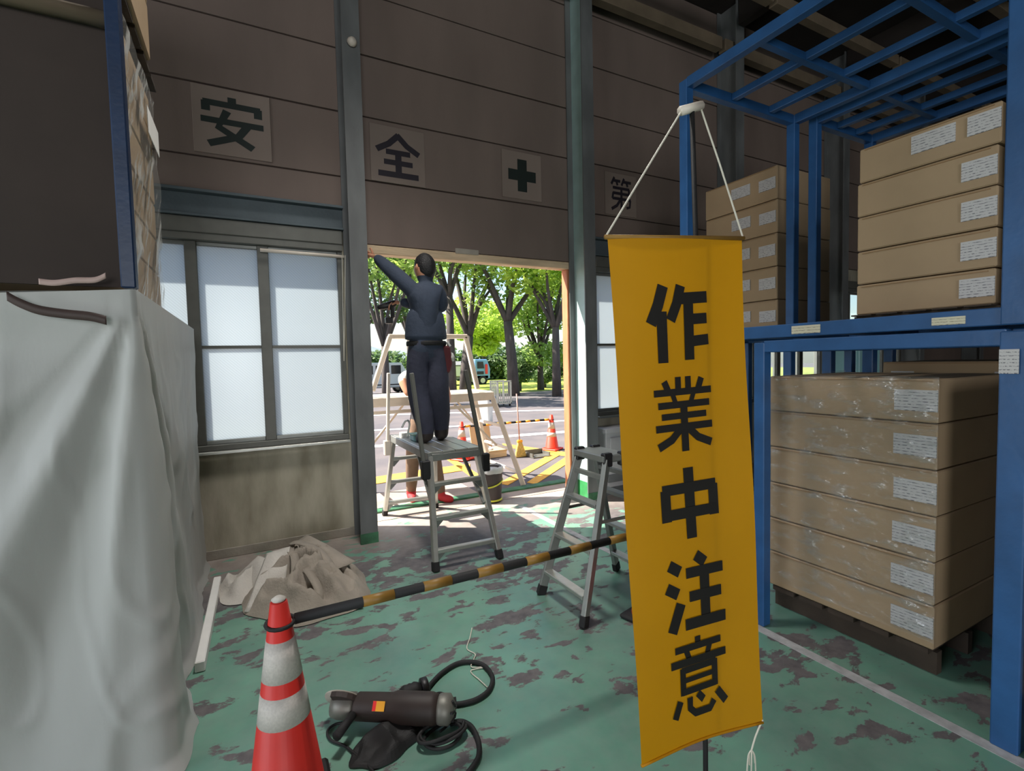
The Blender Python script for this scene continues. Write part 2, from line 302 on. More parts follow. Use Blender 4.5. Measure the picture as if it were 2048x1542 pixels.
M = dict(
    floor=floor_material(),
    panel=mat('pale brown wall panel', rgb(134, 117, 108), .75, var=.25, vscale=1.3, bump=.15, bscale=9, stretch=(1, 1, .35)),
    seam=mat('dark panel joint', rgb(70, 56, 50), .9, var=.2, vscale=5),
    concrete=mat('stained grey cement wall', rgb(196, 189, 170), .85, col2=rgb(150, 143, 124), vscale=2.6, bump=.25, bscale=14, stretch=(1.6, 1, .55)),
    skirt=mat('pale cement skirting', rgb(176, 168, 156), .85, var=.25, vscale=5, bump=.2),
    steel=mat('grey green painted steel', rgb(120, 122, 122), .5, var=.35, vscale=4, bump=.08, bscale=30, stretch=(1, 1, .4)),
    mint=mat('pale mint painted steel', rgb(178, 206, 204), .5, var=.15, vscale=5, bump=.08),
    green=mat('green painted steel', rgb(52, 140, 78), .5, var=.25, vscale=8, bump=.1),
    sill=mat('worn green steel sill', rgb(70, 128, 92), .55, var=.5, vscale=9, bump=.2),
    beam=mat('blue grey steel beam', rgb(92, 104, 110), .55, var=.25, vscale=3, bump=.1),
    alu=mat('grey aluminium', rgb(150, 152, 148), .45, .6, var=.15, vscale=8),
    alub=mat('bronze grey window frame', rgb(112, 112, 106), .5, .2, var=.15, vscale=8),
    alul=mat('bright aluminium', rgb(196, 196, 190), .35, .75, var=.12, vscale=14, bump=.05),
    cream=mat('cream white powder coat', rgb(232, 220, 206), .45, var=.1, vscale=8),
    pane=glass_material('frosted wired glass', rgb(204, 211, 215), .45, True, .75),
    panec=glass_material('clear window glass', rgb(235, 240, 240), .03, False, .12),
    wood=mat('pale timber', rgb(232, 204, 168), .7, var=.25, vscale=4, bump=.2, bscale=20, stretch=(.6, 4, 4)),
    jamb=mat('orange brown timber', rgb(212, 134, 92), .7, var=.3, vscale=4, bump=.2, bscale=20, stretch=(4, 4, .6)),
    ply=mat('plywood', rgb(214, 182, 140), .7, var=.15, vscale=5, stretch=(1, 1, .3)),
    ceil=mat('dark roof lining', rgb(46, 38, 34), .9, var=.3, vscale=2),
    purlin=mat('dusty tan roof beam', rgb(128, 112, 92), .8, var=.3, vscale=3),
    sign=mat('off white sign board', rgb(144, 128, 118), .7, var=.12, vscale=2),
    ink=mat('dark green sign paint', rgb(26, 38, 34), .6, var=.2, vscale=8),
    inkp=mat('dark plum sign paint', rgb(40, 34, 44), .6, var=.2, vscale=8),
    black=mat('black print', rgb(24, 20, 16), .6, var=.2, vscale=5),
    yellow=mat('yellow banner cloth', rgb(226, 160, 4), .55, var=.1, vscale=2, bump=.1, bscale=5, trans=.35),
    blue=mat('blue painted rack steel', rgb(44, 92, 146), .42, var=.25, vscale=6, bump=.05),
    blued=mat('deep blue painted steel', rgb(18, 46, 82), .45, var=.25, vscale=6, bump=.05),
    kraft=mat('brown cardboard', rgb(172, 147, 116), .75, var=.12, vscale=3, bump=.08, bscale=12),
    kraftd=mat('dark brown shade cardboard', rgb(58, 47, 42), .85, var=.2, vscale=3, bump=.08, bscale=12),  # cardboard darkened to hold the shade on the carton fronts; also the hidden load
    tape=mat('brown packing tape', rgb(150, 118, 82), .35, var=.1, vscale=6),
    label=print_material('printed shipping label', rgb(196, 194, 194), rgb(104, 104, 110), 7),
    tagm=print_material('printed beam tag', rgb(206, 200, 176), rgb(110, 104, 90), 3),
    film=film_material('clear stretch film', .12, 3.0, (1, 2.5, 6)),
    filml=film_material('wrinkled stretch film', .62, 3.4, (1, 5.5, 1.0), .62),
    pallet=mat('dark pallet timber', rgb(70, 58, 48), .85, var=.3, vscale=6, bump=.2),
    sheet=mat('white plastic dust sheet', rgb(213, 213, 210), .5, var=.06, vscale=2, bump=.22, bscale=9, trans=.34, stretch=(1, 1, .5)),
    red=mat('red cone plastic', rgb(206, 44, 36), .5, var=.12, vscale=8),
    redo=mat('bright orange red cone plastic', rgb(244, 66, 40), .5, var=.1, vscale=8),
    white=mat('white reflective band', rgb(206, 198, 190), .6, var=.14, vscale=120),
    rub=mat('black rubber', rgb(26, 25, 26), .7, var=.2, vscale=12, bump=.1),
    blackp=mat('black plastic', rgb(30, 28, 30), .45, var=.2, vscale=9),
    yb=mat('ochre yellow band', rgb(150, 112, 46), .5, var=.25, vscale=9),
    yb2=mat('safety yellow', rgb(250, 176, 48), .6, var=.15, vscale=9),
    canvas=mat('grey canvas', rgb(158, 148, 136), .9, var=.15, vscale=6, bump=.3, bscale=60),
    canvasl=mat('pale grey canvas', rgb(200, 194, 186), .9, var=.1, vscale=6, bump=.3, bscale=60),
    grey=mat('grey metal casting', rgb(128, 126, 118), .5, .4, var=.3, vscale=12),
    toolb=mat('dusty dark brown tool body', rgb(52, 40, 36), .6, var=.3, vscale=12),
    wire=mat('cream wire', rgb(222, 216, 200), .5, var=.1),
    asphalt=mat('asphalt', rgb(112, 104, 104), .9, col2=rgb(92, 88, 92), vscale=1.1, bump=.3, bscale=60),
    apron=mat('pale concrete apron', rgb(176, 162, 150), .9, col2=rgb(150, 136, 126), vscale=2.2, bump=.2, bscale=40),  # pinkish bare concrete in its own colour
    line=mat('white road paint', rgb(226, 226, 226), .8, var=.2, vscale=12),
    linein=mat('scuffed white floor line', rgb(186, 186, 186), .7, var=.35, vscale=14),
    hatch=mat('yellow road paint', rgb(240, 178, 74), .8, var=.25, vscale=9),
    grass=mat('yellow green grass', rgb(176, 190, 70), .9, var=.4, vscale=2, bump=.5, bscale=12),  # yellow green lawn colour
    bark=mat('grey brown bark', rgb(92, 84, 80), .9, var=.4, vscale=6, bump=.5, bscale=10, stretch=(1, 1, .3)),
    leafa=leaf_material('fresh green leaves', rgb(150, 186, 74), rgb(216, 232, 108)),
    leafb=leaf_material('mid green leaves', rgb(126, 164, 82), rgb(190, 212, 112)),
    leafc=leaf_material('dark green leaves', rgb(78, 108, 68), rgb(122, 148, 88)),
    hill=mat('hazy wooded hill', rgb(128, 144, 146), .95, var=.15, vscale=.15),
    truckw=mat('white vehicle paint', rgb(226, 228, 234), .35, var=.04, vscale=2),
    truckb=mat('light blue vehicle paint', rgb(128, 172, 236), .35, var=.05, vscale=2),
    truckg=mat('green vehicle panel', rgb(70, 140, 92), .4, var=.08, vscale=2),
    glassd=mat('dark vehicle glass', rgb(40, 46, 54), .12, var=.1),
    lamp=mat('red lamp lens', rgb(240, 60, 60), .3, var=.05),
    navy=mat('navy work cloth', rgb(62, 72, 90), .85, var=.2, vscale=9, bump=.3, bscale=25),
    navyt=mat('dark navy trousers', rgb(66, 68, 86), .85, var=.2, vscale=9, bump=.3, bscale=25),
    skin=mat('skin', rgb(206, 146, 114), .55, var=.08, vscale=9),
    hair=mat('black hair', rgb(30, 28, 30), .6, var=.2, vscale=20, bump=.4, bscale=80),
    boot=mat('dark work boot', rgb(50, 42, 40), .6, var=.2, vscale=9),
    tee=mat('white cotton', rgb(232, 230, 226), .85, var=.06, vscale=9),
    khaki=mat('brown work trousers', rgb(128, 104, 86), .9, var=.2, vscale=9, bump=.3, bscale=25),
    vest=mat('dark grey work vest', rgb(58, 58, 62), .85, var=.2, vscale=9, bump=.3, bscale=25),
    redsh=mat('red shoe fabric', rgb(204, 50, 56), .7, var=.15, vscale=9),
    pouch=mat('dark red leather pouch', rgb(96, 36, 42), .6, var=.3, vscale=9),
    bin=mat('dark brown plastic bin', rgb(64, 54, 56), .55, var=.15, vscale=8),
    lime=mat('lime yellow strap', rgb(214, 214, 70), .6, var=.1, vscale=8),
    bag=mat('white bin liner', rgb(232, 232, 232), .45, var=.05, bump=.3, bscale=14, trans=.2),
    pinkw=mat('pinkish white strap', rgb(200, 172, 164), .6, var=.2, vscale=8),
    brown=mat('dark brown strap', rgb(72, 56, 52), .6, var=.2, vscale=8),
    cab=mat('pale grey cabinet enamel', rgb(206, 204, 208), .45, var=.06, vscale=3),
    cabd=mat('grey steel edge', rgb(128, 130, 132), .5, var=.1),
    cyan=mat('pale cyan enamel', rgb(150, 200, 206), .45, var=.06, vscale=3),
    fill_lampw=mat('white fill lamp housing', rgb(220, 220, 216), .5, var=.05),
    brush=mat('yellow bristles', rgb(230, 196, 110), .9, var=.3, vscale=30, bump=.5, bscale=80),
    pole=mat('pink brown broom stick', rgb(196, 150, 138), .6, var=.1),
)

# ------------------------------------------------------------------ the setting: floor, walls, columns, windows, ceiling
WY = 5.05                                   # inner face of the wall with the doorway
X0, X1, YR, CZ = -6.0, 16.0, -12.0, 6.6
fo = struct(B().box(X0, X1, YR, 5.62, -.15, 0).build('floor', M['floor']))
B().box(2.70, 2.765, -3, 5.0, -.001, .0025).build('painted_line', M['linein'], fo)
ro = struct(B().box(X0, X1, YR, WY + .5, CZ, CZ + .15).build('ceiling', M['ceil']))
for y, z, h in ((4.86, 5.93, .16), (4.1, 6.08, .14), (3.0, 6.3, .14), (1.5, 6.4, .14), (-.5, 6.45, .14), (-3, 6.45, .14)):
    b = B()
    for x in range(-6, 16, 3): b.box(x + .02, min(x + 2.96, X1), y - .06, y + .06, z, z + h)
    b.build('purlin', M['purlin'], ro, bevel=.006)
for x in (-1.70, .94, 3.58, 6.22, 8.86, 11.5, 14.14):
    B().box(x - .06, x + .06, YR, 4.7, 6.25, CZ).build('roof_beam', M['ceil'], ro)
struct(B().box(X0 - .2, X0, YR, -2.2, -.15, CZ).box(X0 - .2, X0, 2.2, WY + .3, -.15, CZ).box(X0 - .2, X0, -2.2, 2.2, 4.2, CZ).build('wall_left', M['panel']))
struct(B().box(X1, X1 + .2, YR, WY + .3, -.15, CZ).build('wall_right', M['panel']))
struct(B().box(X0, X1, YR - .2, YR, -.15, CZ).build('wall_rear', M['panel']))
HEADZ = 2.80
COLX = (-4.34, -1.70, .94, 3.58, 6.22, 8.86, 11.5, 14.14)
bays = [(X0, COLX[0])] + list(zip(COLX, COLX[1:])) + [(COLX[-1], X1)]
DOORBAY = 3
b = B()
for i, (a, c) in enumerate(bays):           # bare wall core behind the panels
    if i == DOORBAY:
        b.box(a, c, WY + .03, WY + .13, 2.88, CZ); b.box(a, a + .1, WY + .03, WY + .13, 0, 2.88); b.box(c - .03, c, WY + .03, WY + .13, 0, 2.88)
    elif 1 <= i <= 6:
        b.box(a, c, WY, WY + .26, 0, 1.0); b.box(a, c, WY + .03, WY + .26, 2.85, CZ); b.box(a, a + .12, WY + .01, WY + .12, 1.0, 2.85); b.box(c - .115, c, WY + .01, WY + .12, 1.0, 2.85)
    else:
        b.box(a, c, WY + .03, WY + .26, 0, CZ)
wb = struct(b.build('wall_back', [M['concrete']]))
SEAM = [3.515, 4.13, 4.72, 5.31, 5.92, CZ]
for i, (a, c) in enumerate(bays):
    z0 = 2.885 if i == DOORBAY else (3.2 if 1 <= i <= 6 else 0)
    zs = [z0] + [z for z in SEAM if z > z0]
    B().box(a, c, WY + .022, WY + .031, z0, CZ).build('panel_joint', M['seam'], wb)
    for za, zb in zip(zs, zs[1:]):
        B().box(a + .01, c - .01, WY + R.uniform(0, .004), WY + .024, za + .007, zb - .007).build('wall_panel', M['panel'], wb, bevel=.004)
    if 1 <= i <= 6 and i != DOORBAY:
        B().box(a + .03, c - .03, WY - .012, WY + .0, 0, .085).build('skirting', M['skirt'], wb, bevel=.004)
# steel columns: front flange, web, rear flange, green painted foot
for x in COLX:
    c = struct(B().box(x - .08, x + .08, 4.72, 4.735, 0, CZ).box(x - .08, x + .08, 5.03, 5.045, 0, CZ).build('trim_%d' % (COLX.index(x) + 1), M['steel']))
    B().box(x - .008, x + .008, 4.735, 5.03, .2, CZ).build('column_web', M['mint'] if x == 3.58 else M['steel'], c)
    B().box(x - .0095, x + .0095, 4.736, 5.03, 0, .2).build('painted_foot', M['green'] if x == 3.58 else M['sill'], c)
    B().box(x - .083, x + .083, 4.715, 4.74, 0, .1).build('column_foot', M['sill'], c)
# small pale round fitting high on the first column
B().lathe([(.03, 0), (.045, .02), (.03, .05), (.0, .06)], pl(703, 86, 4.72) + Vector((0, -.0, 0)), 12, (0, -1, 0)).build('round_fitting', M['cream'], bpy.data.objects['trim_3'], smooth=True)
# beam over the windows, window frames and panes
def window(n, a, c, mulls, pane, bar=1.88, z0=1.02, z1=2.79):
    b = B()
    b.box(a, c, WY - .03, WY + .1, z0 - .05, z0); b.box(a, c, WY - .05, WY + .1, z1, z1 + .06)
    b.box(a, a + .045, WY - .0, WY + .1, z0, z1); b.box(c - .045, c, WY, WY + .1, z0, z1)
    o = struct(b.build('window_%d' % n, M['alub'], bevel=.004))
    B().box(a, c, WY - .085, WY - .03, z0 - .075, z0 - .05).build('window_sill', M['alul'], o, bevel=.003)
    B().box(a, c, WY - .06, WY + .03, z1 + .06, z1 + .19).build('window_head', M['alub'], o, bevel=.006)
    xs = [a + .045] + list(mulls) + [c - .045]
    for x in mulls: B().box(x - .045, x + .045, WY + .005, WY + .085, z0, z1).build('mullion', M['alub'], o, bevel=.004)
    for i, (p, q) in enumerate(zip(xs, xs[1:])):
        p2 = p + (.045 if i else 0); q2 = q - (.045 if i < len(xs) - 2 else 0)
        B().box(p2, q2, WY + .03, WY + .07, bar - .013, bar + .013).build('glazing_bar', M['alub'], o)
        f = B()
        f.box(p2, q2, WY + .025, WY + .075, z0, z0 + .035).box(p2, q2, WY + .025, WY + .075, z1 - .03, z1)
        f.build('sash_rail', M['alu'], o, bevel=.003)
        for za, zb in ((z0 + .035, bar - .013), (bar + .013, z1 - .03)):
            B().box(p2, q2, WY + .047, WY + .052, za, zb).build('pane', pane, o)
    return o
w1 = window(1, -1.60, .845, (-.95, -.4, .155), M['pane'])
w2 = window(2, 3.88, 6.12, (4.5, 5.0, 5.6), M['pane'])
w3 = window(3, 6.33, 8.76, (7.0, 7.6, 8.2), M['panec'])
w4 = window(4, 8.97, 11.4, (9.6, 10.2, 10.8), M['panec'])
window(5, -4.24, -1.8, (-3.6, -3.0, -2.4), M['pane'])
for a, c in ((-1.60, .86), (3.67, 6.14), (6.31, 8.78)):
    o = struct(B().box(a, c, WY - .075, WY + .03, 2.985, 3.005).box(a, c, WY - .02, WY + .03, 3.005, 3.185).box(a, c, WY - .09, WY + .03, 3.185, 3.21).build('trim_%d' % (20 + int(a)), M['beam'], bevel=.003))
cord = B()
for dx in (0, .03): cord.tube([pl(684, 510, WY - .07) + Vector((dx, 0, 0)), pl(686, 610, WY - .05) + Vector((dx * .6, 0, 0)), pl(688, 722, WY - .05)], .004, 5)
cord.build('blind_cord', M['wire'], w1)
B().tube([pl(520, 500, WY - .045), pl(688, 514, WY - .045)], .017, 8).build('roller_blind', M['cream'], w1, smooth=True)
# doorway timber and steel sill
d1 = struct(B().box(1.0, 3.56, WY - .005, WY + .13, HEADZ, 2.885).build('door_1', M['wood'], bevel=.008))
B().box(3.475, 3.555, WY, WY + .12, 0, HEADZ).build('right_jamb', M['jamb'], d1, bevel=.006)
B().box(1.02, 1.06, WY, WY + .12, 0, HEADZ).build('left_jamb', M['wood'], d1, bevel=.006)
B().box(2.02, 2.30, WY - .015, WY + .0, 2.872, 2.93).build('filler_patch', M['skirt'], d1, bevel=.012)
B().box(.95, 4.1, 5.61, 5.75, -.1, .025).build('steel_sill', M['sill'], d1, bevel=.006)
# cabinet under the right-hand window
cb = thing('metal_cabinet', 'pale grey metal cabinet under the window right of the doorway, behind the stepladder', 'cabinet', (3.92, 4.85, 0))
B().box(3.84, 4.75, 4.80, 5.03, .10, .78).build('body', M['cab'], cb, bevel=.006)
B().box(3.80, 4.79, 4.75, 5.03, .78, .84).build('top', M['cab'], cb, bevel=.008)
B().box(3.90, 4.30, 4.785, 4.80, .30, .72).build('door', M['cab'], cb, bevel=.004)
B().box(4.32, 4.70, 4.785, 4.80, .30, .72).build('door', M['cab'], cb, bevel=.004)
B().box(3.86, 4.73, 4.79, 4.82, .16, .26).build('rail', M['cabd'], cb, bevel=.004)
B().box(3.86, 4.73, 4.82, 5.02, .0, .10).build('plinth', M['cabd'], cb)

# ------------------------------------------------------------------ lettering
STROKES = {     # heavy block strokes on a 100 x 100 square, y downwards: (width, points)
 '作': [(15, (26, 1), (17, 26), (5, 50)), (15, (22, 34), (22, 100)), (14, (54, 1), (47, 24), (36, 46)), (14, (50, 18), (98, 16)), (15, (66, 18), (66, 98)), (13, (66, 45), (97, 44)), (13, (66, 74), (99, 72))],
 '業': [(9, (42, 0), (42, 22)), (9, (59, 0), (59, 22)), (9, (19, 5), (26, 20)), (9, (82, 3), (75, 20)), (8.5, (2, 20), (98, 20)), (7, (32, 22), (37, 36)), (7, (68, 22), (62, 36)), (8.5, (8, 37), (94, 37)), (8, (13, 52), (88, 52)), (9, (3, 67), (97, 67)), (11, (50, 38), (50, 100)), (10, (45, 68), (28, 83), (6, 92)), (10, (55, 68), (72, 83), (94, 92))],
 '中': [(16, (50, 0), (50, 100)), (14, (4, 28), (96, 28)), (15, (9, 28), (9, 72)), (15, (91, 28), (91, 72)), (14, (4, 63), (96, 63))],
 '注': [(14, (9, 9), (26, 20)), (14, (3, 38), (21, 49)), (15, (8, 98), (25, 62)), (14, (54, 2), (69, 14)), (13, (36, 24), (99, 24)), (13, (40, 56), (95, 56)), (14, (31, 92), (101, 92)), (15, (67, 24), (67, 92))],
 '意': [(9, (50, 0), (50, 12)), (8, (10, 11), (90, 11)), (8, (29, 13), (34, 26)), (8, (71, 13), (66, 26)), (9, (2, 28), (98, 28)), (8, (20, 38), (80, 38)), (9, (22, 35), (22, 69)), (9, (78, 35), (78, 69)), (6, (22, 51), (78, 51)), (8, (20, 65), (80, 65)), (10, (16, 75), (6, 95)), (9, (33, 74), (33, 88), (42, 96), (68, 96), (75, 87)), (9, (47, 72), (57, 82)), (10, (81, 75), (95, 92))],
 '安': [(12, (50, 0), (50, 14)), (11, (6, 16), (94, 16)), (12, (10, 14), (10, 33)), (12, (90, 14), (90, 33)), (12, (42, 28), (28, 62), (80, 96)), (12, (74, 50), (58, 76), (12, 97)), (11, (2, 50), (98, 50))],
 '全': [(12, (52, 4), (30, 26), (3, 42)), (12, (48, 4), (70, 26), (97, 42)), (11, (23, 44), (77, 44)), (11, (18, 67), (82, 67)), (12, (5, 94), (95, 94)), (13, (50, 44), (50, 94))],
 '第': [(8, (20, 0), (6, 22)), (8, (14, 10), (47, 10)), (8, (28, 10), (34, 23)), (8, (64, 0), (52, 22)), (8, (58, 10), (96, 10)), (8, (74, 10), (80, 23)), (8, (12, 31), (88, 31)), (8, (86, 31), (86, 48)), (8, (12, 47), (88, 47)), (8, (14, 47), (10, 64)), (8, (10, 63), (94, 63)), (8, (92, 63), (89, 84), (74, 88)), (9, (51, 31), (51, 100)), (9, (46, 66), (30, 84), (6, 96))],
}
def put_glyph(ch, fn, mt, parent, name='letter'):
    vs, fs = [], []
    for k, (w_, *pts) in enumerate(STROKES[ch]):
        n = len(pts); q = []
        for i, (x, y) in enumerate(pts):
            ax_, ay = pts[max(i - 1, 0)]; bx, by = pts[min(i + 1, n - 1)]
            dx, dy = bx - ax_, by - ay; l = math.hypot(dx, dy) or 1
            q.append((x, y, -dy / l * w_ * .54, dx / l * w_ * .54))
        base = len(vs)
        for i in range(n):
            x, y, nx, ny = q[i]
            for s_ in (-1, 1): vs.append(fn((x + s_ * nx) / 100 - .5, .5 - (y + s_ * ny) / 100, k * .00012))
        for i in range(n - 1): fs.append((base + 2 * i, base + 2 * i + 1, base + 2 * i + 3, base + 2 * i + 2))
    me = bpy.data.meshes.new(name); me.from_pydata(vs, [], fs); me.update()
    return link(name, me, mt, parent)
def sign(ch, x, z, sw, sh, gw, gh, ink, label):
    t = thing('wall_sign', label, 'sign', (x, WY - .01, z))
    B().box(x - sw / 2, x + sw / 2, WY - .012, WY - .001, z - sh / 2, z + sh / 2).build('board', M['sign'], t, bevel=.003)
    if ch == '+':
        k = gw / 6
        B().box(x - gw / 2, x + gw / 2, WY - .016, WY - .012, z - k, z + k).box(x - k, x + k, WY - .0165, WY - .012, z - gh / 2, z + gh / 2).build('cross', ink, t)
    else:
        put_glyph(ch, lambda u, v, e: (x + u * gw, WY - .0135 - e, z + v * gh), ink, t)
    return t
sign('安', -.03, 3.83, .60, .57, .50, .43, M['ink'], 'square wall sign with the dark character 安 above the frosted window')
sign('全', 1.43, 3.80, .56, .56, .46, .44, M['inkp'], 'square wall sign with the dark character 全 above the doorway beside the column')
sign('+', 2.87, 3.82, .52, .53, .36, .36, M['ink'], 'square wall sign with a green cross above the doorway')
sign('第', 4.33, 3.80, .52, .53, .36, .42, M['inkp'], 'square wall sign with the dark character 第 behind the banner string')

# ------------------------------------------------------------------ hanging banner on its stand
bn = thing('hanging_banner', 'tall yellow banner reading 作業中注意 hung by strings from a thin stand', 'banner', (1.33, 1.2, 0))
TL, TR, BL, BR = dp(1215, 477, 1.55), dp(1485, 479, 1.73), dp(1280, 1528, 1.55), dp(1524, 1443, 1.73)
NB = (TR - TL).cross(BL - TL).normalized()
if NB.y > 0: NB = -NB
def ban(u, v, off=0.):
    p = TL.lerp(TR, u).lerp(BL.lerp(BR, u), v)
    wv = .011 * math.sin(u * 5 + v * 2.2) * (.35 + v * (1 - .6 * v)) + .005 * math.sin(v * 9 + u * 3)
    return p + NB * (wv + off)
B().grid(lambda u, v: ban(u, v), 16, 40).build('cloth', M['yellow'], bn, smooth=True)
for ch, v, u, gw, gh in (('作', .168, .462, .475, .152), ('業', .347, .475, .475, .148), ('中', .524, .485, .46, .14), ('注', .699, .485, .475, .147), ('意', .868, .49, .475, .158)):
    put_glyph(ch, lambda x, y, e: ban(u + x * gw, v - y * gh, .003 + e), M['black'], bn)
B().tube([ban(-.015, -.003), ban(1.015, -.003)], .008, 8).build('top_rod', M['yb'], bn, smooth=True)
B().tube([ban(k / 12, 1.0) for k in range(13)], .005, 8).build('bottom_hem', M['yellow'], bn, smooth=True)
pt, pb = dp(1384, 222, 1.71), dp(1411, 1500, 1.71)
pb2 = Vector((pb.x + .01, pb.y, 0))
B().tube([pt, dp(1398, 700, 1.71), pb, Vector((pb.x, pb.y, .03))], .0085, 8).build('stand_pole', M['rub'], bn, smooth=True)
B().tube([pt + Vector((-.055, 0, -.012)), pt + Vector((.045, 0, .028))], .016, 8).build('top_bracket', M['cream'], bn, smooth=True)
fb = B()
for a in (0, 2.1, 4.2): fb.tube([(pb.x, pb.y, .06), (pb.x + .2 * math.cos(a), pb.y + .2 * math.sin(a), .01)], .009, 6)
fb.build('stand_base', M['rub'], bn)
B().tube([pt + Vector((-.05, 0, -.01)), ban(-.01, -.004)], .0032, 6).tube([pt + Vector((.04, 0, .025)), dp(1440, 330, 1.72), ban(1.01, -.004)], .0032, 6).build('hanging_string', M['wire'], bn)
sp = [ban(1.0, .995), dp(1512, 1470, 1.73), dp(1503, 1500, 1.73)]
s_ = B().tube(spline(sp, 4), .003, 6)
for k in range(5):
    a = k * 1.3; s_.tube(spline([sp[-1], sp[-1] + Vector((.012 * math.cos(a), .01 * math.sin(a), -.02)), sp[-1] + Vector((.018 * math.cos(a), .012 * math.sin(a), -.055 - .01 * k))], 4), .0025, 5)
s_.build('loose_string', M['wire'], bn)

# ------------------------------------------------------------------ cartons
def carton(name, dx, dy, dz, label, group, mt='kraft', tags=((.0, .2, .5),), loc=(0, 0, 0), tagw=.19, tagh=.11, tape=True):
    """closed cardboard box; the printed labels sit on its -X face"""
    b = B().box(.004, dx, .004, dy - .004, .003, dz - .003)
    o = b.build(name, M[mt], bevel=.006)
    tag(o, label, 'box', group)
    B().box(.0, .004, .03, dy - .03, dz - .016, dz - .012).build('flap_edge', M['tape'], o)
    for y, w_, zc in tags:
        B().box(-.0015, .004, y, y + w_, dz * zc - tagh / 2, dz * zc + tagh / 2).build('label', M['label'], o)
    o.location = loc
    return o
ORD = {6: ['topmost', 'second from the top', 'third from the top', 'fourth from the top', 'fifth from the top', 'bottom'],
       5: ['topmost', 'second from the top', 'middle', 'fourth from the top', 'bottom'],
       4: ['topmost', 'second from the top', 'third from the top', 'bottom']}
def pile(zs, x, y, dx, dy, fmt, group, mt='kraft', tags=((.005, .19, .5),), jit=.006, extra_top=None, **k):
    n = len(zs) - 1
    for i in range(n):
        dz = zs[i + 1] - zs[i]; lab = fmt % ORD[n][n - 1 - i]
        tg = extra_top if (extra_top and i == n - 1) else tags
        carton('carton', dx, dy, dz, lab, group, mt, tg, (x + R.uniform(0, jit), y + R.uniform(-jit, jit), zs[i]), **k)
pile([.15, .385, .61, .85, 1.09, 1.33, 1.56], 3.05, 1.18, .9, .92, '%s box of the labelled brown carton stack under the blue rack beam', 'cartons stacked on the lower rack level')
pile([1.91, 2.08, 2.265, 2.455, 2.64, 2.83], 3.05, .97, .9, .60, '%s box of the brown carton stack high on the blue rack', 'cartons stacked on the upper rack level', extra_top=((.005, .12, .6), (.17, .18, .6)), tags=((.005, .13, .5),), tagw=.13, tagh=.09)
pile([.15, .385, .61, .85, 1.09, 1.33, 1.56], 2.99, -.13, .95, .92, '%s box of the unseen lower cartons added past the big upright for shade', 'unseen shading cartons past the upright')  # unseen stack added to shade the end faces of the visible cartons
pile([1.91, 2.08, 2.265, 2.455, 2.64, 2.83], 2.99, -.13, .95, .92, '%s box of the unseen upper cartons added past the big upright for shade', 'unseen shading cartons past the upright')  # second unseen stack, added to keep light off the upper stack end
ft = B().box(3.035, 3.04, 1.175, 2.105, .2, 1.57).box(3.035, 3.96, 2.105, 2.11, .2, 1.57).build('stretch_film', M['film'])
tag(ft, 'clear stretch film wrapped round the lower stack of brown cartons', 'film')
za = plx(1440, 372, 4.15).z
zz = [1.90 + (za - 1.90) * i / 5 for i in range(6)]
pile(zz, 4.15, 2.78, .8, .78, '%s box of the far carton stack behind the banner strings', 'cartons stacked on the far rack', tags=((.02, .16, .5), (.27, .2, .55)), tagh=.1)
pile([.15, .40, .65, .90, 1.15, 1.40, 1.63], 4.15, 1.0, .8, .95, '%s box of the carton stack in the second rack row', 'cartons stacked in the second rack row', tags=((.02, .3, .5), (.75, .14, .5)), tagh=.09)
def pallet(x0, x1, y0, y1, z0, z1, label, group='dark pallets under the stacks'):
    t = thing('pallet', label, 'pallet', ((x0 + x1) / 2, (y0 + y1) / 2, z0), group)
    n = 5; h = (z1 - z0)
    for i in range(n):
        y = y0 + (y1 - y0) * (i + .1) / n
        B().box(x0, x1, y, y + (y1 - y0) * .8 / n, z1 - h * .2, z1).build('slat', M['pallet'], t)
    for k in range(3):
        x = x0 + (x1 - x0) * (.06 + .41 * k)
        B().box(x, x + .06 * (x1 - x0), y0, y1, z0, z1 - h * .2).build('bearer', M['pallet'], t)
pallet(3.06, 3.95, 1.19, 2.09, 0, .15, 'dark pallet under the labelled brown cartons behind the white floor line')
pallet(3.0, 3.95, -.12, .78, 0, .15, 'dark pallet under the added shading cartons past the big upright')  # carries the added shading cartons
pallet(2.98, 3.95, -.13, .79, 1.872, 1.91, 'thin dark pallet under the added upper shading cartons')
pallet(4.15, 4.95, 1.0, 1.95, 0, .15, 'dark pallet under the carton stack of the second rack row')
pallet(3.0, 3.95, .96, 1.58, 1.872, 1.91, 'thin dark pallet under the upper carton stack on the rack beam')

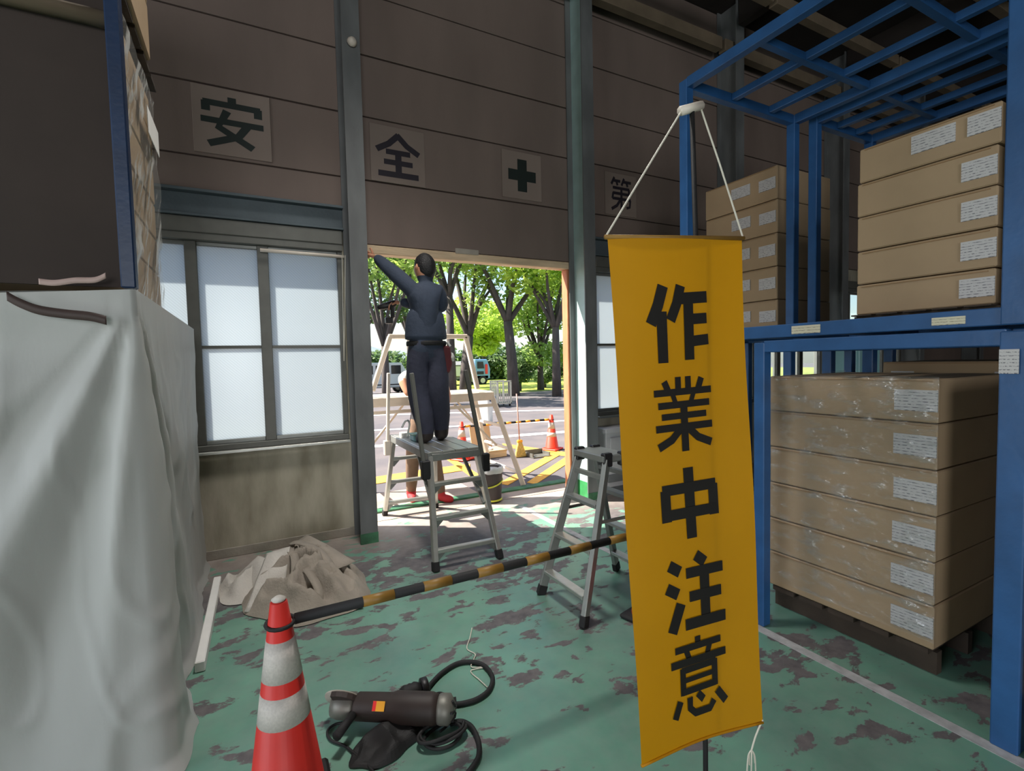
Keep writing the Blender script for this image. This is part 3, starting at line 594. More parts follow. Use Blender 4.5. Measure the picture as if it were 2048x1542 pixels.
# ------------------------------------------------------------------ blue stacking racks on the right
def rack_tier(name, label, x0, x1, y0, y1, z0, z1, xs=(), ys=(), posts=True, bz=None, pw=.07, near=None):
    t = thing(name, label, 'rack', ((x0 + x1) / 2, (y0 + y1) / 2, z0), 'blue stacking racks')
    for x in (x0, x1):
        for y in (y0, y1):
            pw_ = near if (near and x == x0 and y == y0) else pw
            B().box(x - pw_ / 2, x + pw_ / 2, y - pw_ / 2, y + pw_ / 2, z0, z1).build('post', M['blue'], t, bevel=.005)
    for x in (x0, x1): B().box(x - .03, x + .03, y0 + .03, y1 - .03, z1 - .06, z1 + .01).build('top_rail', M['blue'], t, bevel=.004)
    for y in (y0, y1): B().box(x0 + .03, x1 - .03, y - .03, y + .03, z1 - .06, z1 + .01).build('top_rail', M['blue'], t, bevel=.004)
    for x in xs: B().box(x - .025, x + .025, y0 + .03, y1 - .03, z1 - .045, z1 + .005).build('deck_bar', M['blue'], t, bevel=.004)
    for y in ys: B().box(x0 + .03, x1 - .03, y - .025, y + .025, z1 - .05, z1 + .0).build('cross_bar', M['blue'], t, bevel=.004)
    if bz:
        for x in (x0, x1): B().box(x - .035, x + .035, y0 + .03, y1 - .03, bz, bz + .075).build('base_beam', M['blue'], t, bevel=.004)
        for k in range(5):
            y = y0 + (y1 - y0) * k / 4
            B().box(x0, x1, y - .03, y + .03, bz + .01, bz + .07).build('base_bar', M['blue'], t, bevel=.004)
    return t
r1 = rack_tier('stacking_rack', 'blue steel upper rack frame with the open grid top above the banner and cartons', 2.80, 4.02, .82, 2.56, 1.80, 3.63, (3.26, 3.69), (2.0, 1.4), bz=1.80, near=.09)
r2 = rack_tier('stacking_rack', 'blue steel lower rack frame around the film-wrapped carton stack', 2.80, 4.02, .82, 1.97, 0, 1.775, (3.2, 3.6), (1.4,), near=.09)
rack_tier('stacking_rack', 'added blue steel rack frame of the shading cartons, past the big upright at right', 2.80, 4.02, -.75, .70, 0, 1.895, (3.2, 3.6), (-.2,))  # rack added to hold the unseen shading cartons
r3 = rack_tier('stacking_rack', 'blue steel rack frame of the second row, its grid top beyond the first', 4.19, 5.02, .82, 2.48, 1.80, 3.63, (4.47, 4.75), (2.0, 1.4), bz=1.80)
r4 = rack_tier('stacking_rack', 'blue steel lower rack frame of the second row, behind the lower cartons', 4.09, 5.02, .82, 2.3, 0, 1.78, (4.5,), (1.5,))
r5 = rack_tier('stacking_rack', 'blue steel rack frame below the far carton stack, hidden behind the banner', 4.08, 5.0, 2.62, 3.7, 0, 1.895, (4.25, 4.45, 4.7), (3.1,))
B().box(2.76, 2.765, 1.60, 1.76, 1.815, 1.86).build('beam_tag', M['tagm'], r1)
B().box(2.76, 2.765, .98, 1.10, 1.815, 1.85).build('beam_tag', M['tagm'], r1)
B().box(2.738, 2.744, .80, .86, 1.60, 1.70).build('post_tag', M['label'], r1)
for lx, ly in ((.9, 3.1), (.9, -3.5)):  # housings added for the two unseen fill lamps
    t = thing('added_fill_lamp', 'added fill lamp in a round white housing under the roof above the open floor' if ly > 0 else 'added fill lamp in a round white housing under the roof behind the camera', 'lamp', (lx, ly, 5.8), 'added fill lamps')
    B().lathe([(.46, 0), (.47, .01), (.30, .22), (.12, .30), (.10, .42), (.0, .43)], (lx, ly, 5.79), 24).build('fill_lamp_reflector', M['fill_lampw'], t, smooth=True)
    B().tube([(lx, ly, 6.2), (lx, ly, CZ - .01)], .012, 6).build('stem', M['steel'], t)
lk = thing('steel_locker', 'pale cyan steel locker far behind the racks, seen above the beam', 'locker', (7.2, 3.9, 0))
B().box(7.0, 7.5, 3.55, 3.95, 0, 1.95).build('body', M['cyan'], lk, bevel=.01)
B().box(6.985, 7.0, 3.58, 3.92, .1, 1.9).build('door', M['cyan'], lk, bevel=.006)
B().box(6.97, 6.99, 3.62, 3.64, 1.0, 1.12).build('handle', M['alul'], lk)

# ------------------------------------------------------------------ left: sheet-covered stack with wrapped cartons above
ZS = 2.02                                                     # top of the covered stack
def sheet_path(s):                                            # 0..1 along the front, 1..2.. along the right-hand side
    if s < 1: return Vector((-2.3 + 1.9 * s, 2.50, 0)), Vector((0, -1, 0))
    return Vector((-.40, 2.50 + 2.38 * (s - 1), 0)), Vector((1, 0, 0))
def sheet_pt(u, v):
    s = u * 2
    p, n = sheet_path(s)
    # round the corner
    k = max(0, 1 - abs(s - 1) / .05); n = (n + (Vector((1, -1, 0)).normalized() - n) * k * .8).normalized()
    d = abs(s - 1)                                            # distance from the corner, for the folds that hang from it
    fold = 0
    ang = d / max(.05, v) if v > 0 else 9
    for a, wd, am in ((.10, .06, .05), (.26, .07, -.045), (.45, .10, .05), (.75, .16, -.03), (.02, .03, .02)):
        fold += am * math.exp(-((ang - a) / wd) ** 2) * min(1, v * 3.0) * (1 - .45 * v)
    hang = .028 * noi(s * 5.5, v * .8, 1.3) * min(1, v * 2) + .016 * noi(s * 14, v * 1.6, 4.1) * min(1, v * 2)
    cre = abs(noi(s * 3.1 + v * 1.2, v * 2.2 - s, 8.8)); hang += .016 * max(0, .16 - cre) / .16 * min(1, v * 3) * .55
    cr2 = abs(noi(s * 9 - v * 2, v * 3.4 + s * 2, 2.8)); hang += .008 * max(0, .14 - cr2) / .14 * min(1, v * 3)
    sag = -.055 * math.exp(-((v - .1) / .07) ** 2) * math.sin(min(1, max(0, s)) * math.pi) if s < 1 else 0
    out = .01 + fold + hang + .055 * v * v + sag
    z = ZS * (1 - v) + .004
    if s < 1: z -= .05 * math.sin(s * math.pi) * (1 - v) ** 3
    if v > .97: out += .03 * (v - .97) / .03
    if s > 1: out -= .05 * v * min(1, (s - 1) * 4)
    q = p + n * out; q.z = z
    return q
b = B().grid(sheet_pt, 220, 110)
b.grid(lambda a, c: Vector((-2.3 + 1.88 * a, 2.51 + 2.35 * c, ZS - .03 * math.sin(a * math.pi) + .004 * noi(a * 6, c * 6))), 16, 16)
o = b.build('dust_sheet', M['sheet'], smooth=True)
tag(o, 'white plastic dust sheet draped in folds to the floor over the stack on the left', 'sheet')
ls = thing('covered_crate', 'bulky load hidden under the white dust sheet at left', 'crate', (-1.4, 3.7, 0))
B().box(-2.25, -.85, 2.95, 4.4, .02, ZS - .07).build('body', M['kraftd'], ls)
cor = {0: 'topmost'}
lw = ['bottom', 'second from the bottom', 'third from the bottom', 'third from the top', 'second from the top', 'topmost']
for i in range(6):
    dz = .205
    o = B().box(-1.75, -.445 + R.uniform(-.006, .006), 2.60, 3.62 + R.uniform(-.01, .01), ZS + .03 + i * dz, ZS + .03 + (i + 1) * dz - .004).build('carton', M['kraft'], bevel=.008)
    tag(o, '%s box of the film-wrapped carton stack above the white sheet' % lw[i], 'box', 'film-wrapped cartons at left')
    if i == 4: B().box(-.412, -.409, 3.22, 3.58, ZS + .10 + i * dz, ZS + .24 + i * dz).build('paper_label', M['tee'], o)
dk = B().box(-1.9, -.446, 2.572, 2.587, ZS + .02, 3.27).build('shade_panel', M['kraftd'])  # dark panel added in place of the shade on the carton fronts
tag(dk, 'added dark panel standing for the shade on the carton fronts behind the blue post', 'board')
def film_side(u, v):
    y = 2.60 + 1.03 * u; z = ZS + .02 + 1.235 * v
    return Vector((-.428 + .016 * noi(y * 4 + z * 1.5, z * 5 - y * 2, 2.2) + .008 * noi(y * 9, z * 14, 5), y, z))
o = B().grid(film_side, 30, 36).build('stretch_film', M['filml'], smooth=True)
tag(o, 'wrinkled clear stretch film on the side of the carton stack above the sheet', 'film')
pallet(-1.8, -.42, 2.58, 3.72, ZS + .03 + 1.235, ZS + .03 + 1.335, 'dark pallet on top of the film-wrapped cartons at upper left')
for i in range(3):
    o = B().box(-1.5, -.405, 2.80, 3.40, ZS + 1.372 + i * .30, ZS + 1.372 + (i + 1) * .30 - .004).build('carton', M['kraft'], bevel=.008)
    tag(o, '%s box of the pale brown cartons at the top left, on the dark pallet' % ('bottom', 'middle', 'topmost')[i], 'box', 'cartons at the top left')
rl = thing('stacking_rack', 'dark blue rack post and tan cross bar at upper left, in front of the cartons', 'rack', (-1.2, 2.52, 0))
px0, px1 = pl(228, 310, 2.53).x, pl(259, 310, 2.53).x
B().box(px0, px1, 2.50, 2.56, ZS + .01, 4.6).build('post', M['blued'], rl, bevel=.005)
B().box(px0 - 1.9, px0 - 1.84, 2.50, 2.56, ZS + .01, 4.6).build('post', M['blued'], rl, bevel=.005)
zc = pl(205, 40, 2.55).z
B().tube([(px0 - 1.85, 2.545, zc - .0), (px0 + .01, 2.545, zc)], .032, 10).build('cross_bar', M['purlin'], rl, smooth=True)
def strap(name, pts, w_, mt, label):
    b_ = B()
    P = spline(pts, 6)
    b_.grid(lambda u, v: P[min(int(u * (len(P) - 1) + .5), len(P) - 1)] + Vector((0, 0, (v - .5) * w_)), len(P) - 1, 2)
    o_ = b_.build(name, mt, solid=.004, smooth=True)
    return tag(o_, label, 'strap')
strap('strap', [pl(x, y, 2.49) for x, y in ((78, 563), (110, 566), (150, 561), (190, 560), (212, 551))], .022, M['pinkw'], 'pinkish white strap end hanging on the shaded carton fronts at left')
strap('strap', [pl(x, y, 2.44) for x, y in ((14, 592), (40, 606), (78, 620), (130, 628), (180, 633), (213, 641))], .035, M['brown'], 'dark brown strap lying over the top of the white sheet')
bt = B().bar((-.315, 3.2, .032), (-.29, 4.46, .032), .05, .06).build('timber_batten', M['tee'], bevel=.005)
tag(bt, 'white painted timber batten along the foot of the white sheet', 'batten')

# ------------------------------------------------------------------ crumpled canvas by the wall
cv = thing('canvas_pile', 'crumpled grey canvas tarpaulin heaped on the green floor below the window', 'tarpaulin', (.22, 3.95, 0))
def mound(cx, cy, rx, ry, h, rot, seed, sharp=1.0):
    def fn(u, v):
        a = u * 2 * math.pi; r = v
        f = 1 + .22 * noi(math.cos(a) * 1.6, math.sin(a) * 1.6, seed)
        x, y = r * f * rx * math.cos(a), r * f * ry * math.sin(a)
        z = h * max(0, 1 - r ** 2.2)
        rid = min(1, 2.2 * abs(noi(x * 5 + seed, y * 5 + x * 2, seed * .7))); rid2 = min(1, 2.2 * abs(noi(x * 11 - y * 4, y * 9 + seed, 3.3)))
        z = z * (1 - .42 * sharp * rid) + (.05 * (.5 - rid) + .03 * (.5 - rid2)) * sharp * (1 - r ** 4) * min(1, (1 - r) * 5)
        c, s = math.cos(rot), math.sin(rot)
        return Vector((cx + x * c - y * s, cy + x * s + y * c, max(.004, z + .006)))
    return fn
B().grid(mound(.32, 3.98, .42, .50, .29, .3, 2.7, 1.15), 96, 34).build('main_heap', M['canvas'], cv, smooth=True)
B().grid(mound(-.02, 4.25, .30, .26, .14, -.2, 6.1), 56, 20).build('side_heap', M['canvasl'], cv, smooth=True)
def flap(a, b, c, d, mt, name, lift=.03, seed=1.):
    a, b, c, d = map(Vector, (a, b, c, d))
    B().grid(lambda u, v: a.lerp(b, u).lerp(d.lerp(c, u), v) + Vector((0, 0, lift * math.sin(u * math.pi) * math.sin(v * math.pi) + .012 * noi(u * 3, v * 3, seed))), 14, 10).build(name, mt, cv, solid=.004, smooth=True)
flap((-.10, 3.80, .02), (.12, 3.70, .02), (.22, 4.12, .31), (.06, 4.18, .27), M['canvasl'], 'flap', .03, 2)
flap((-.20, 4.40, .02), (-.02, 4.02, .03), (.10, 4.10, .23), (.0, 4.36, .20), M['canvasl'], 'flap', .05, 4)
flap((.22, 4.35, .26), (.38, 4.42, .28), (.66, 3.84, .20), (.50, 3.76, .20), M['canvas'], 'flap', .05, 6)
flap((.32, 3.52, .02), (.63, 3.46, .02), (.64, 3.60, .05), (.34, 3.66, .06), M['canvasl'], 'flap', .02, 8)
sb = B()
for pts in ([(.20, 4.36, .20), (.28, 4.18, .31), (.42, 3.95, .28), (.50, 3.70, .15), (.48, 3.56, .03)], [(.20, 4.20, .28), (.24, 3.95, .27), (.20, 3.70, .10)], [(.30, 3.80, .24), (.36, 3.62, .14), (.34, 3.52, .03)]):
    P = spline(pts, 6); n = len(P)
    sb.grid(lambda u, v: P[min(int(u * (n - 1) + .5), n - 1)] + Vector(((v - .5) * .055, (v - .5) * .02, 0)), n - 1, 1)
sb.build('webbing_strap', M['canvas'], cv, solid=.006, smooth=True)

# ------------------------------------------------------------------ traffic cones and bars
def cone(label, red, cap, h=.70, r0=.142, r1=.030, base=.19, bands=((.41, .565), (.247, .36))):
    t = thing('traffic_cone', label, 'traffic cone')
    rad = lambda z: r0 + (r1 - r0) * (z - .035) / (h - .035)
    prof = [(r0 + .012, .03), (r0, .045), (r1, h - .004), (r1 - .006, h), (r1 - .012, h + .001)]
    B().lathe(prof, n=32).build('body', red, t, smooth=True)
    q = B().box(-base, base, -base, base, 0, .032); q.build('base', cap, t, bevel=.012)
    for za, zb in bands:
        B().lathe([(rad(za) + .0012, za), (rad(zb) + .0012, zb)], n=32).build('reflective_band', M['white'], t, smooth=True)
    return t
c1 = cone('orange red traffic cone with two white bands in the foreground beside the white sheet', M['red'], M['rub'], h=.82, r0=.140, base=.165, bands=((.535, .68), (.375, .485)))
B().lathe([(.022, .82), (.026, .827), (.012, .837)], n=20).build('cap', M['canvasl'], c1, smooth=True)
ct_ = fl(557, 1196, .83); c1.location = (ct_.x, ct_.y, 0)
c2 = dup(c1, (2.27, 2.36, 0), 'traffic cone standing behind the yellow banner, holding the far end of the bar', rz=.25)
def cbar(p, q, label, r=.017, bands=10, c1_='yb', c2_='rub', first=0):
    p, q = Vector(p), Vector(q); t = thing('cone_bar', label, 'bar', tuple(p))
    d = q - p
    B().tube([p, q], r, 12).build('tube', M['rub'], t, smooth=True)
    for i in range(first, bands, 2):
        B().tube([p + d * (i / bands), p + d * ((i + 1) / bands)], r + .0008, 12).build('yellow_band', M[c1_], t, smooth=True)
    dn = d.normalized()
    for e, s in ((p, -1), (q, 1)):
        c = e + dn * s * .05
        ring = [c + Vector((math.cos(a * math.pi / 8) * .05, math.sin(a * math.pi / 8) * .05, .004 * math.sin(a * math.pi / 8))) for a in range(16)]
        B().tube(ring, .0075, 6, closed=True).build('end_ring', M['rub'], t, smooth=True)
    return t
bz_ = .735
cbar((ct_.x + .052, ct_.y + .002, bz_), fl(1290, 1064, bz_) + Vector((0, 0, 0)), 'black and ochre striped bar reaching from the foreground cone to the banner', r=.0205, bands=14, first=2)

# ------------------------------------------------------------------ power tool, connector, cables, wire on the floor
gt = thing('angle_grinder', 'large dusty angle grinder lying on the green floor beside the foreground cone', 'power tool', (.52, 2.36, 0))
a, e = fl(708, 1412, .09), fl(878, 1418, .09)
ax = (e - a).normalized(); L_ = (e - a).length
up = Vector((0, 0, 1)); sd_ = ax.cross(up).normalized()
B().lathe([(.045, 0), (.06, .02), (.062, L_ * .45), (.07, L_ * .5), (.07, L_ * .92), (.06, L_)], a, 20, ax).build('motor_housing', M['toolb'], gt, smooth=True)
B().lathe([(.05, -.10), (.058, -.07), (.06, .0), (.045, .01)], a, 16, ax).build('gear_head', M['grey'], gt, smooth=True)
B().lathe([(.062, 0), (.066, .01), (.066, .05), (.03, .075)], e, 20, ax).build('rear_cap', M['grey'], gt, smooth=True)
vb = B()
for k in range(6):
    an = k * math.pi / 3 + .3
    vb.bar(e + ax * .075 + (sd_ * math.cos(an) + up * math.sin(an)) * .02, e + ax * .068 + (sd_ * math.cos(an) + up * math.sin(an)) * .05, .012, .008)
vb.build('vent_slot', M['rub'], gt)
gc = a - ax * .06 + Vector((0, 0, .0))
gb = B()
arc = [(.098 * math.cos(t), .098 * math.sin(t)) for t in [math.pi * (-.1 + 1.2 * i / 14) for i in range(15)]]
gd = (up * .55 - sd_ * .85).normalized(); g1 = ax.cross(gd).normalized(); 
gb.poly([gc + g1 * x + (gd.cross(g1)) * y for x, y in arc], gd * .022)
gb.build('wheel_guard', M['toolb'], gt)
B().lathe([(.088, 0), (.09, .003), (.09, .008), (.02, .012)], gc + gd * .024, 28, gd).build('cutting_disc', M['skirt'], gt, smooth=True)
B().tube([a + ax * .02 + sd_ * .05, a + ax * .0 + sd_ * .19 + up * .0], [.017, .021], 10).build('side_handle', M['rub'], gt, smooth=True)
B().box(-.028, .028, -.02, .02, 0, .0015).build('warning_label', M['yb2'], gt)
wl = bpy.data.objects['warning_label']; wl.matrix_parent_inverse = Matrix.Identity(4)
fm = Matrix((ax, (up * .6 - sd_ * .8).normalized().cross(ax) * -1, (up * .6 - sd_ * .8).normalized())).transposed().to_4x4()
fm.translation = a + ax * L_ * .36 + (up * .6 + sd_ * .8).normalized() * .0 + (up * .62 - sd_ * -.78).normalized() * .0635 - Vector((.52, 2.36, 0))
nrm = (up * .62 + sd_ * .78).normalized()
fm = Matrix((ax, nrm.cross(ax), nrm)).transposed().to_4x4(); fm.translation = a + ax * L_ * .34 + nrm * .0635 - Vector((.52, 2.36, 0))
wl.matrix_local = fm
B().box(-.028, -.012, -.0195, .0195, .0015, .0022).build('red_mark', M['lamp'], wl)
pk = thing('cable_connector', 'black ribbed rubber cable connector lying behind the angle grinder', 'connector', tuple(fl(828, 1390)))
pa, pb_ = fl(795, 1395, .04), fl(842, 1378, .045); pd = (pb_ - pa).normalized(); pL = (pb_ - pa).length
B().lathe([(.02, 0), (.035, .02)] + [(.040 + .004 * (k % 2), .03 + k * .012) for k in range(int(pL / .012) - 2)] + [(.03, pL)], pa, 16, pd).build('body', M['rub'], pk, smooth=True)
B().lathe([(.045, 0), (.05, .004), (.05, .032), (.045, .036)], pb_, 16, pd).build('collar', M['blackp'], pk, smooth=True)
def cable(name, pts, r, label, mt='rub', cat='cable'):
    o_ = B().tube(spline(pts, 8), r, 8).build(name, M[mt], smooth=True)
    return tag(o_, label, cat)
cable('power_cable', [fl(842, 1392, .03)] + [fl(x, y, .013) for x, y in ((862, 1368), (885, 1345), (915, 1327), (945, 1324), (970, 1333), (985, 1355), (978, 1380), (955, 1398), (925, 1407), (895, 1410))], .0125, 'thick black cable looping on the floor from the ribbed connector')
cable('power_cable', [fl(x, y, .013) for x, y in ((900, 1447), (922, 1443), (943, 1454), (956, 1480), (958, 1508), (948, 1530), (925, 1556), (890, 1570))], .012, 'thick black cable curling from the grinder tail toward the bottom edge')
cable('thin_cord', [fl(850, 1418, .02)] + [fl(x, y, .09 if y < 1420 else .03) for x, y in ((862, 1396), (878, 1386), (894, 1392), (903, 1410), (902, 1432), (895, 1450), (880, 1463))], .006, 'thin black cord arching over the rear end of the grinder', cat='cord')
cable('thin_cord', [fl(x, y, .008) for x, y in ((700, 1445), (672, 1448), (655, 1462), (662, 1480), (690, 1492), (712, 1510), (735, 1530), (760, 1560))], .006, 'thin black cord snaking on the floor left of the grinder', cat='cord')
def coil(cx, cy, z):
    pts = []
    for k in range(40):
        t = k / 39 * 6 * math.pi; rr = .085 + .012 * math.sin(t * 1.7)
        pts.append(Vector((cx + rr * 1.15 * math.cos(t), cy + rr * .75 * math.sin(t), z + .009 * k / 10 + .006 * math.sin(t * 2.3))))
    return pts
q = fl(885, 1478)
cable('coiled_cord', coil(q.x, q.y, .012), .008, 'small tangled coil of black cord beside the grinder tail', cat='cord')
o = B().grid(mound(*(fl(775, 1490).to_2d()), .17, .11, .075, .3, 9.2, .8), 48, 16).build('tool_bag', M['rub'])
tag(o, 'crumpled flat black tool bag under the angle grinder', 'bag')
cable('bent_wire', [fl(x, y, .006) for x, y in ((944, 1256), (940, 1275), (934, 1297), (950, 1308), (948, 1318), (943, 1334), (971, 1334), (944, 1340), (944, 1347), (958, 1359), (975, 1375))], .0032, 'thin cream bent wire lying on the green floor', 'wire', 'wire')

# ------------------------------------------------------------------ stepladder right of the doorway
sl = thing('stepladder', 'grey aluminium stepladder standing open before the pale cabinet', 'stepladder', (2.17, 2.8, 0))
tz = 1.02
FL = {('n', 0): (1.80, 2.50), ('f', 0): (1.80, 3.02), ('n', 1): (2.54, 2.50), ('f', 1): (2.54, 3.06)}
TP = {('n', 0): (2.10, 2.62), ('f', 0): (2.10, 2.93), ('n', 1): (2.24, 2.62), ('f', 1): (2.24, 2.93)}
def lp(k, z, T=TP, G=FL, H=tz): 
    t = z / H; return Vector((G[k][0] + (T[k][0] - G[k][0]) * t, G[k][1] + (T[k][1] - G[k][1]) * t, z))
for k in FL:
    B().bar(lp(k, .05), lp(k, tz), .034, .058).build('leg', M['alu'], sl, bevel=.004)
    B().bar(lp(k, 0), lp(k, .07), .042, .066).build('rubber_foot', M['rub'], sl, bevel=.006)
for s in (0, 1):
    for z in (.17, .44, .72):
        p, q = lp(('n', s), z), lp(('f', s), z)
        B().bar(p + Vector((.0, .01, 0)), q - Vector((0, .01, 0)), .07, .028).build('step', M['alul'] if z < .5 else M['alu'], sl, bevel=.004)
    p, q = lp(('n', s), .9), lp(('f', s), .9)
    B().bar(p, q, .03, .03).build('brace', M['alu'], sl)
B().box(2.06, 2.28, 2.60, 2.95, tz - .02, tz + .03).build('top_step', M['alu'], sl, bevel=.008)
for k in (('n', 0), ('f', 0), ('n', 1), ('f', 1)):
    p = lp(k, tz); B().bar(p + Vector((0, 0, -.05)), p + Vector((0, 0, .045)), .045, .075).build('hinge_block', M['blackp'], sl, bevel=.008)
st = B()
for y in ('n', 'f'): st.bar(lp((y, 0), .62), lp((y, 1), .62), .012, .02)
st.build('spreader_bar', M['grey'], sl)

# ------------------------------------------------------------------ work platform inside the doorway
wp = thing('work_platform', 'aluminium work platform with four upright hand grips in the doorway, a worker standing on it', 'platform', (1.55, 4.65, 0))
DZ = .94
G = {('n', 0): (1.27, 3.79), ('n', 1): (1.84, 3.76), ('f', 0): (1.27, 5.51), ('f', 1): (1.86, 5.48)}
T = {('n', 0): (1.33, 4.03), ('n', 1): (1.77, 4.05), ('f', 0): (1.33, 5.22), ('f', 1): (1.78, 5.22)}
pp = lambda k, z: lp(k, z, T, G, DZ - .04)
for k in G:
    B().bar(pp(k, .05), pp(k, DZ - .04), .042, .062, up=(0, 1, 0)).build('leg', M['alul'], wp, bevel=.005)
    B().bar(pp(k, 0), pp(k, .075), .052, .07, up=(0, 1, 0)).build('rubber_foot', M['rub'], wp, bevel=.006)
    out = Vector((-.045 if k[1] == 0 else .045, 0, 0))
    a_ = pp(k, .72) + out; b_ = pl(*{('n', 0): (823, 746), ('n', 1): (931, 740), ('f', 0): (777, 746), ('f', 1): (868, 744)}[k], T[k][1] - (.02 if k[0] == 'n' else -.02))
    B().bar(a_, b_, .034, .034).build('hand_grip', M['cream'] if k == ('f', 0) else M['alub'], wp, bevel=.006)
    B().bar(a_ - Vector((0, 0, .0)), a_ + Vector((0, 0, .16)), .062, .075).build('clamp', M['cream'] if k == ('f', 0) else M['blackp'], wp, bevel=.008)
for e in ('n', 'f'):
    for z in (.15, .40, .67):
        p, q = pp((e, 0), z), pp((e, 1), z)
        B().bar(p, q, .05, .036).build('rung', M['alul'], wp, bevel=.005)
        for s, c_ in ((1, p), (-1, q)): B().poly([c_ + Vector((s * .02, -.015, -.015)), c_ + Vector((s * .09, -.015, -.015)), c_ + Vector((s * .02, -.015, -.085))], (0, .02, 0)).build('gusset', M['alu'], wp)
for i in range(4):
    x = 1.325 + i * .1165
    B().box(x, x + .112, 4.01, 5.26, DZ - .02, DZ).build('deck_plank', M['alul'], wp, bevel=.003)
B().box(1.30, 1.335, 4.0, 5.27, DZ - .075, DZ - .002).build('side_rail', M['alu'], wp, bevel=.004)
B().box(1.775, 1.81, 4.0, 5.27, DZ - .075, DZ - .002).build('side_rail', M['alu'], wp, bevel=.004)
for y in (4.0, 5.235): B().box(1.335, 1.775, y, y + .035, DZ - .08, DZ - .02).build('end_rail', M['alu'], wp, bevel=.004)
for s, x in ((0, 1.35), (1, 1.76)):
    B().bar((x, 4.45, DZ - .06), pp(('n', s), .45) + Vector((.02 if s == 0 else -.02, .03, 0)), .03, .02).build('folding_brace', M['alu'], wp)
def small(name, label, cat, parts):
    t = thing(name, label, cat, parts[0][3] if len(parts[0]) > 3 else (0, 0, 0))
    return t
# things left on the deck
tr = B().lathe([(.022, 0), (.05, 0), (.05, .045), (.022, .045)], (1.39, 5.02, DZ), 20).build('tape_roll', M['tee'], smooth=False)
tag(tr, 'white roll of tape lying on the far left of the platform deck', 'tape')
gbx = thing('plastic_tub', 'small pale green plastic tub on the platform deck beside the worker', 'tub', (1.43, 4.72, DZ))
B().box(1.38, 1.50, 4.66, 4.80, DZ, DZ + .055).build('body', M['cyan'], gbx, bevel=.008)
B().box(1.372, 1.508, 4.652, 4.808, DZ + .055, DZ + .068).build('lid', mat('pale green lid', rgb(168, 206, 176), .5), gbx, bevel=.004)
hk = [Vector((1.36, 4.92, DZ + .01)) + Vector((x, 0, z)) for x, z in ((.03, 0), (.045, .06), (.06, .13), (.045, .165), (.015, .16), (-.02, .10))]
tag(B().tube(spline(hk, 5), .011, 8).build('steel_hook', M['alul'], smooth=True), 'bent shiny steel hook standing on the platform deck left of the worker', 'hook')

# ------------------------------------------------------------------ larger platform with guard rail outside
gp = thing('scaffold_platform', 'cream scaffold platform with a tapering guard rail outside the doorway', 'scaffold', (2.1, 6.2, 0))
PY = 6.05; PD = 1.30
tl, tr_, bl, br = pl(780, 673, PY), pl(931, 673, PY), pl(745, 782, PY), pl(955, 778, PY)
B().bar(bl, tl, .058).build('rail_post', M['cream'], gp, bevel=.008)
B().bar(br, tr_, .058).build('rail_post', M['cream'], gp, bevel=.008)
B().bar(tl - Vector((.02, 0, 0)), tr_ + Vector((.02, 0, 0)), .058).build('top_rail', M['cream'], gp, bevel=.008)
dzz = pl(985, 782, PY).z; xl, xr = 1.22, pl(986, 785, PY).x
for i in range(5):
    y = PY + .03 + i * .125; B().box(xl, xr, y, y + .118, dzz - .03, dzz).build('deck_plank', M['cream'], gp, bevel=.003)
for y in (PY, PY + .655): B().box(xl, xr, y - .03, y + .03, dzz - .12, dzz - .01).build('side_beam', M['cream'], gp, bevel=.005)
B().box(xl, xr, PY - .02, PY + .0, dzz - .21, dzz - .17).build('lower_rail', M['cream'], gp, bevel=.004)
lf = {(1, 0): ((xr - .02, PY, dzz - .06), (3.23, 5.82, 0)), (1, 1): ((xr - .02, PY + .62, dzz - .06), (3.23, 6.85, 0)), (0, 0): ((xl + .05, PY, dzz - .06), (.98, 5.85, 0)), (0, 1): ((xl + .05, PY + .62, dzz - .06), (.95, 6.85, 0))}
for k, (p, q) in lf.items():
    B().bar(q, p, .05, .065).build('leg', M['cream'], gp, bevel=.006)
for s in (0, 1):
    for z in (.18, .5, .82):
        f_ = lambda k: Vector(lf[k][1]).lerp(Vector(lf[k][0]), z / (dzz - .06))
        B().bar(f_((s, 0)), f_((s, 1)), .03, .04).build('rung', M['cream'], gp, bevel=.004)
B().bar((2.35, PY, dzz - .15), (2.95, PY, .55), .025).build('cross_brace', M['cream'], gp)
B().bar((2.62, PY + .6, dzz - .15), (3.05, PY + .45, .55), .025).build('cross_brace', M['cream'], gp)
B().bar((1.85, PY + .6, dzz - .15), (1.3, PY + .5, .55), .025).build('cross_brace', M['cream'], gp)

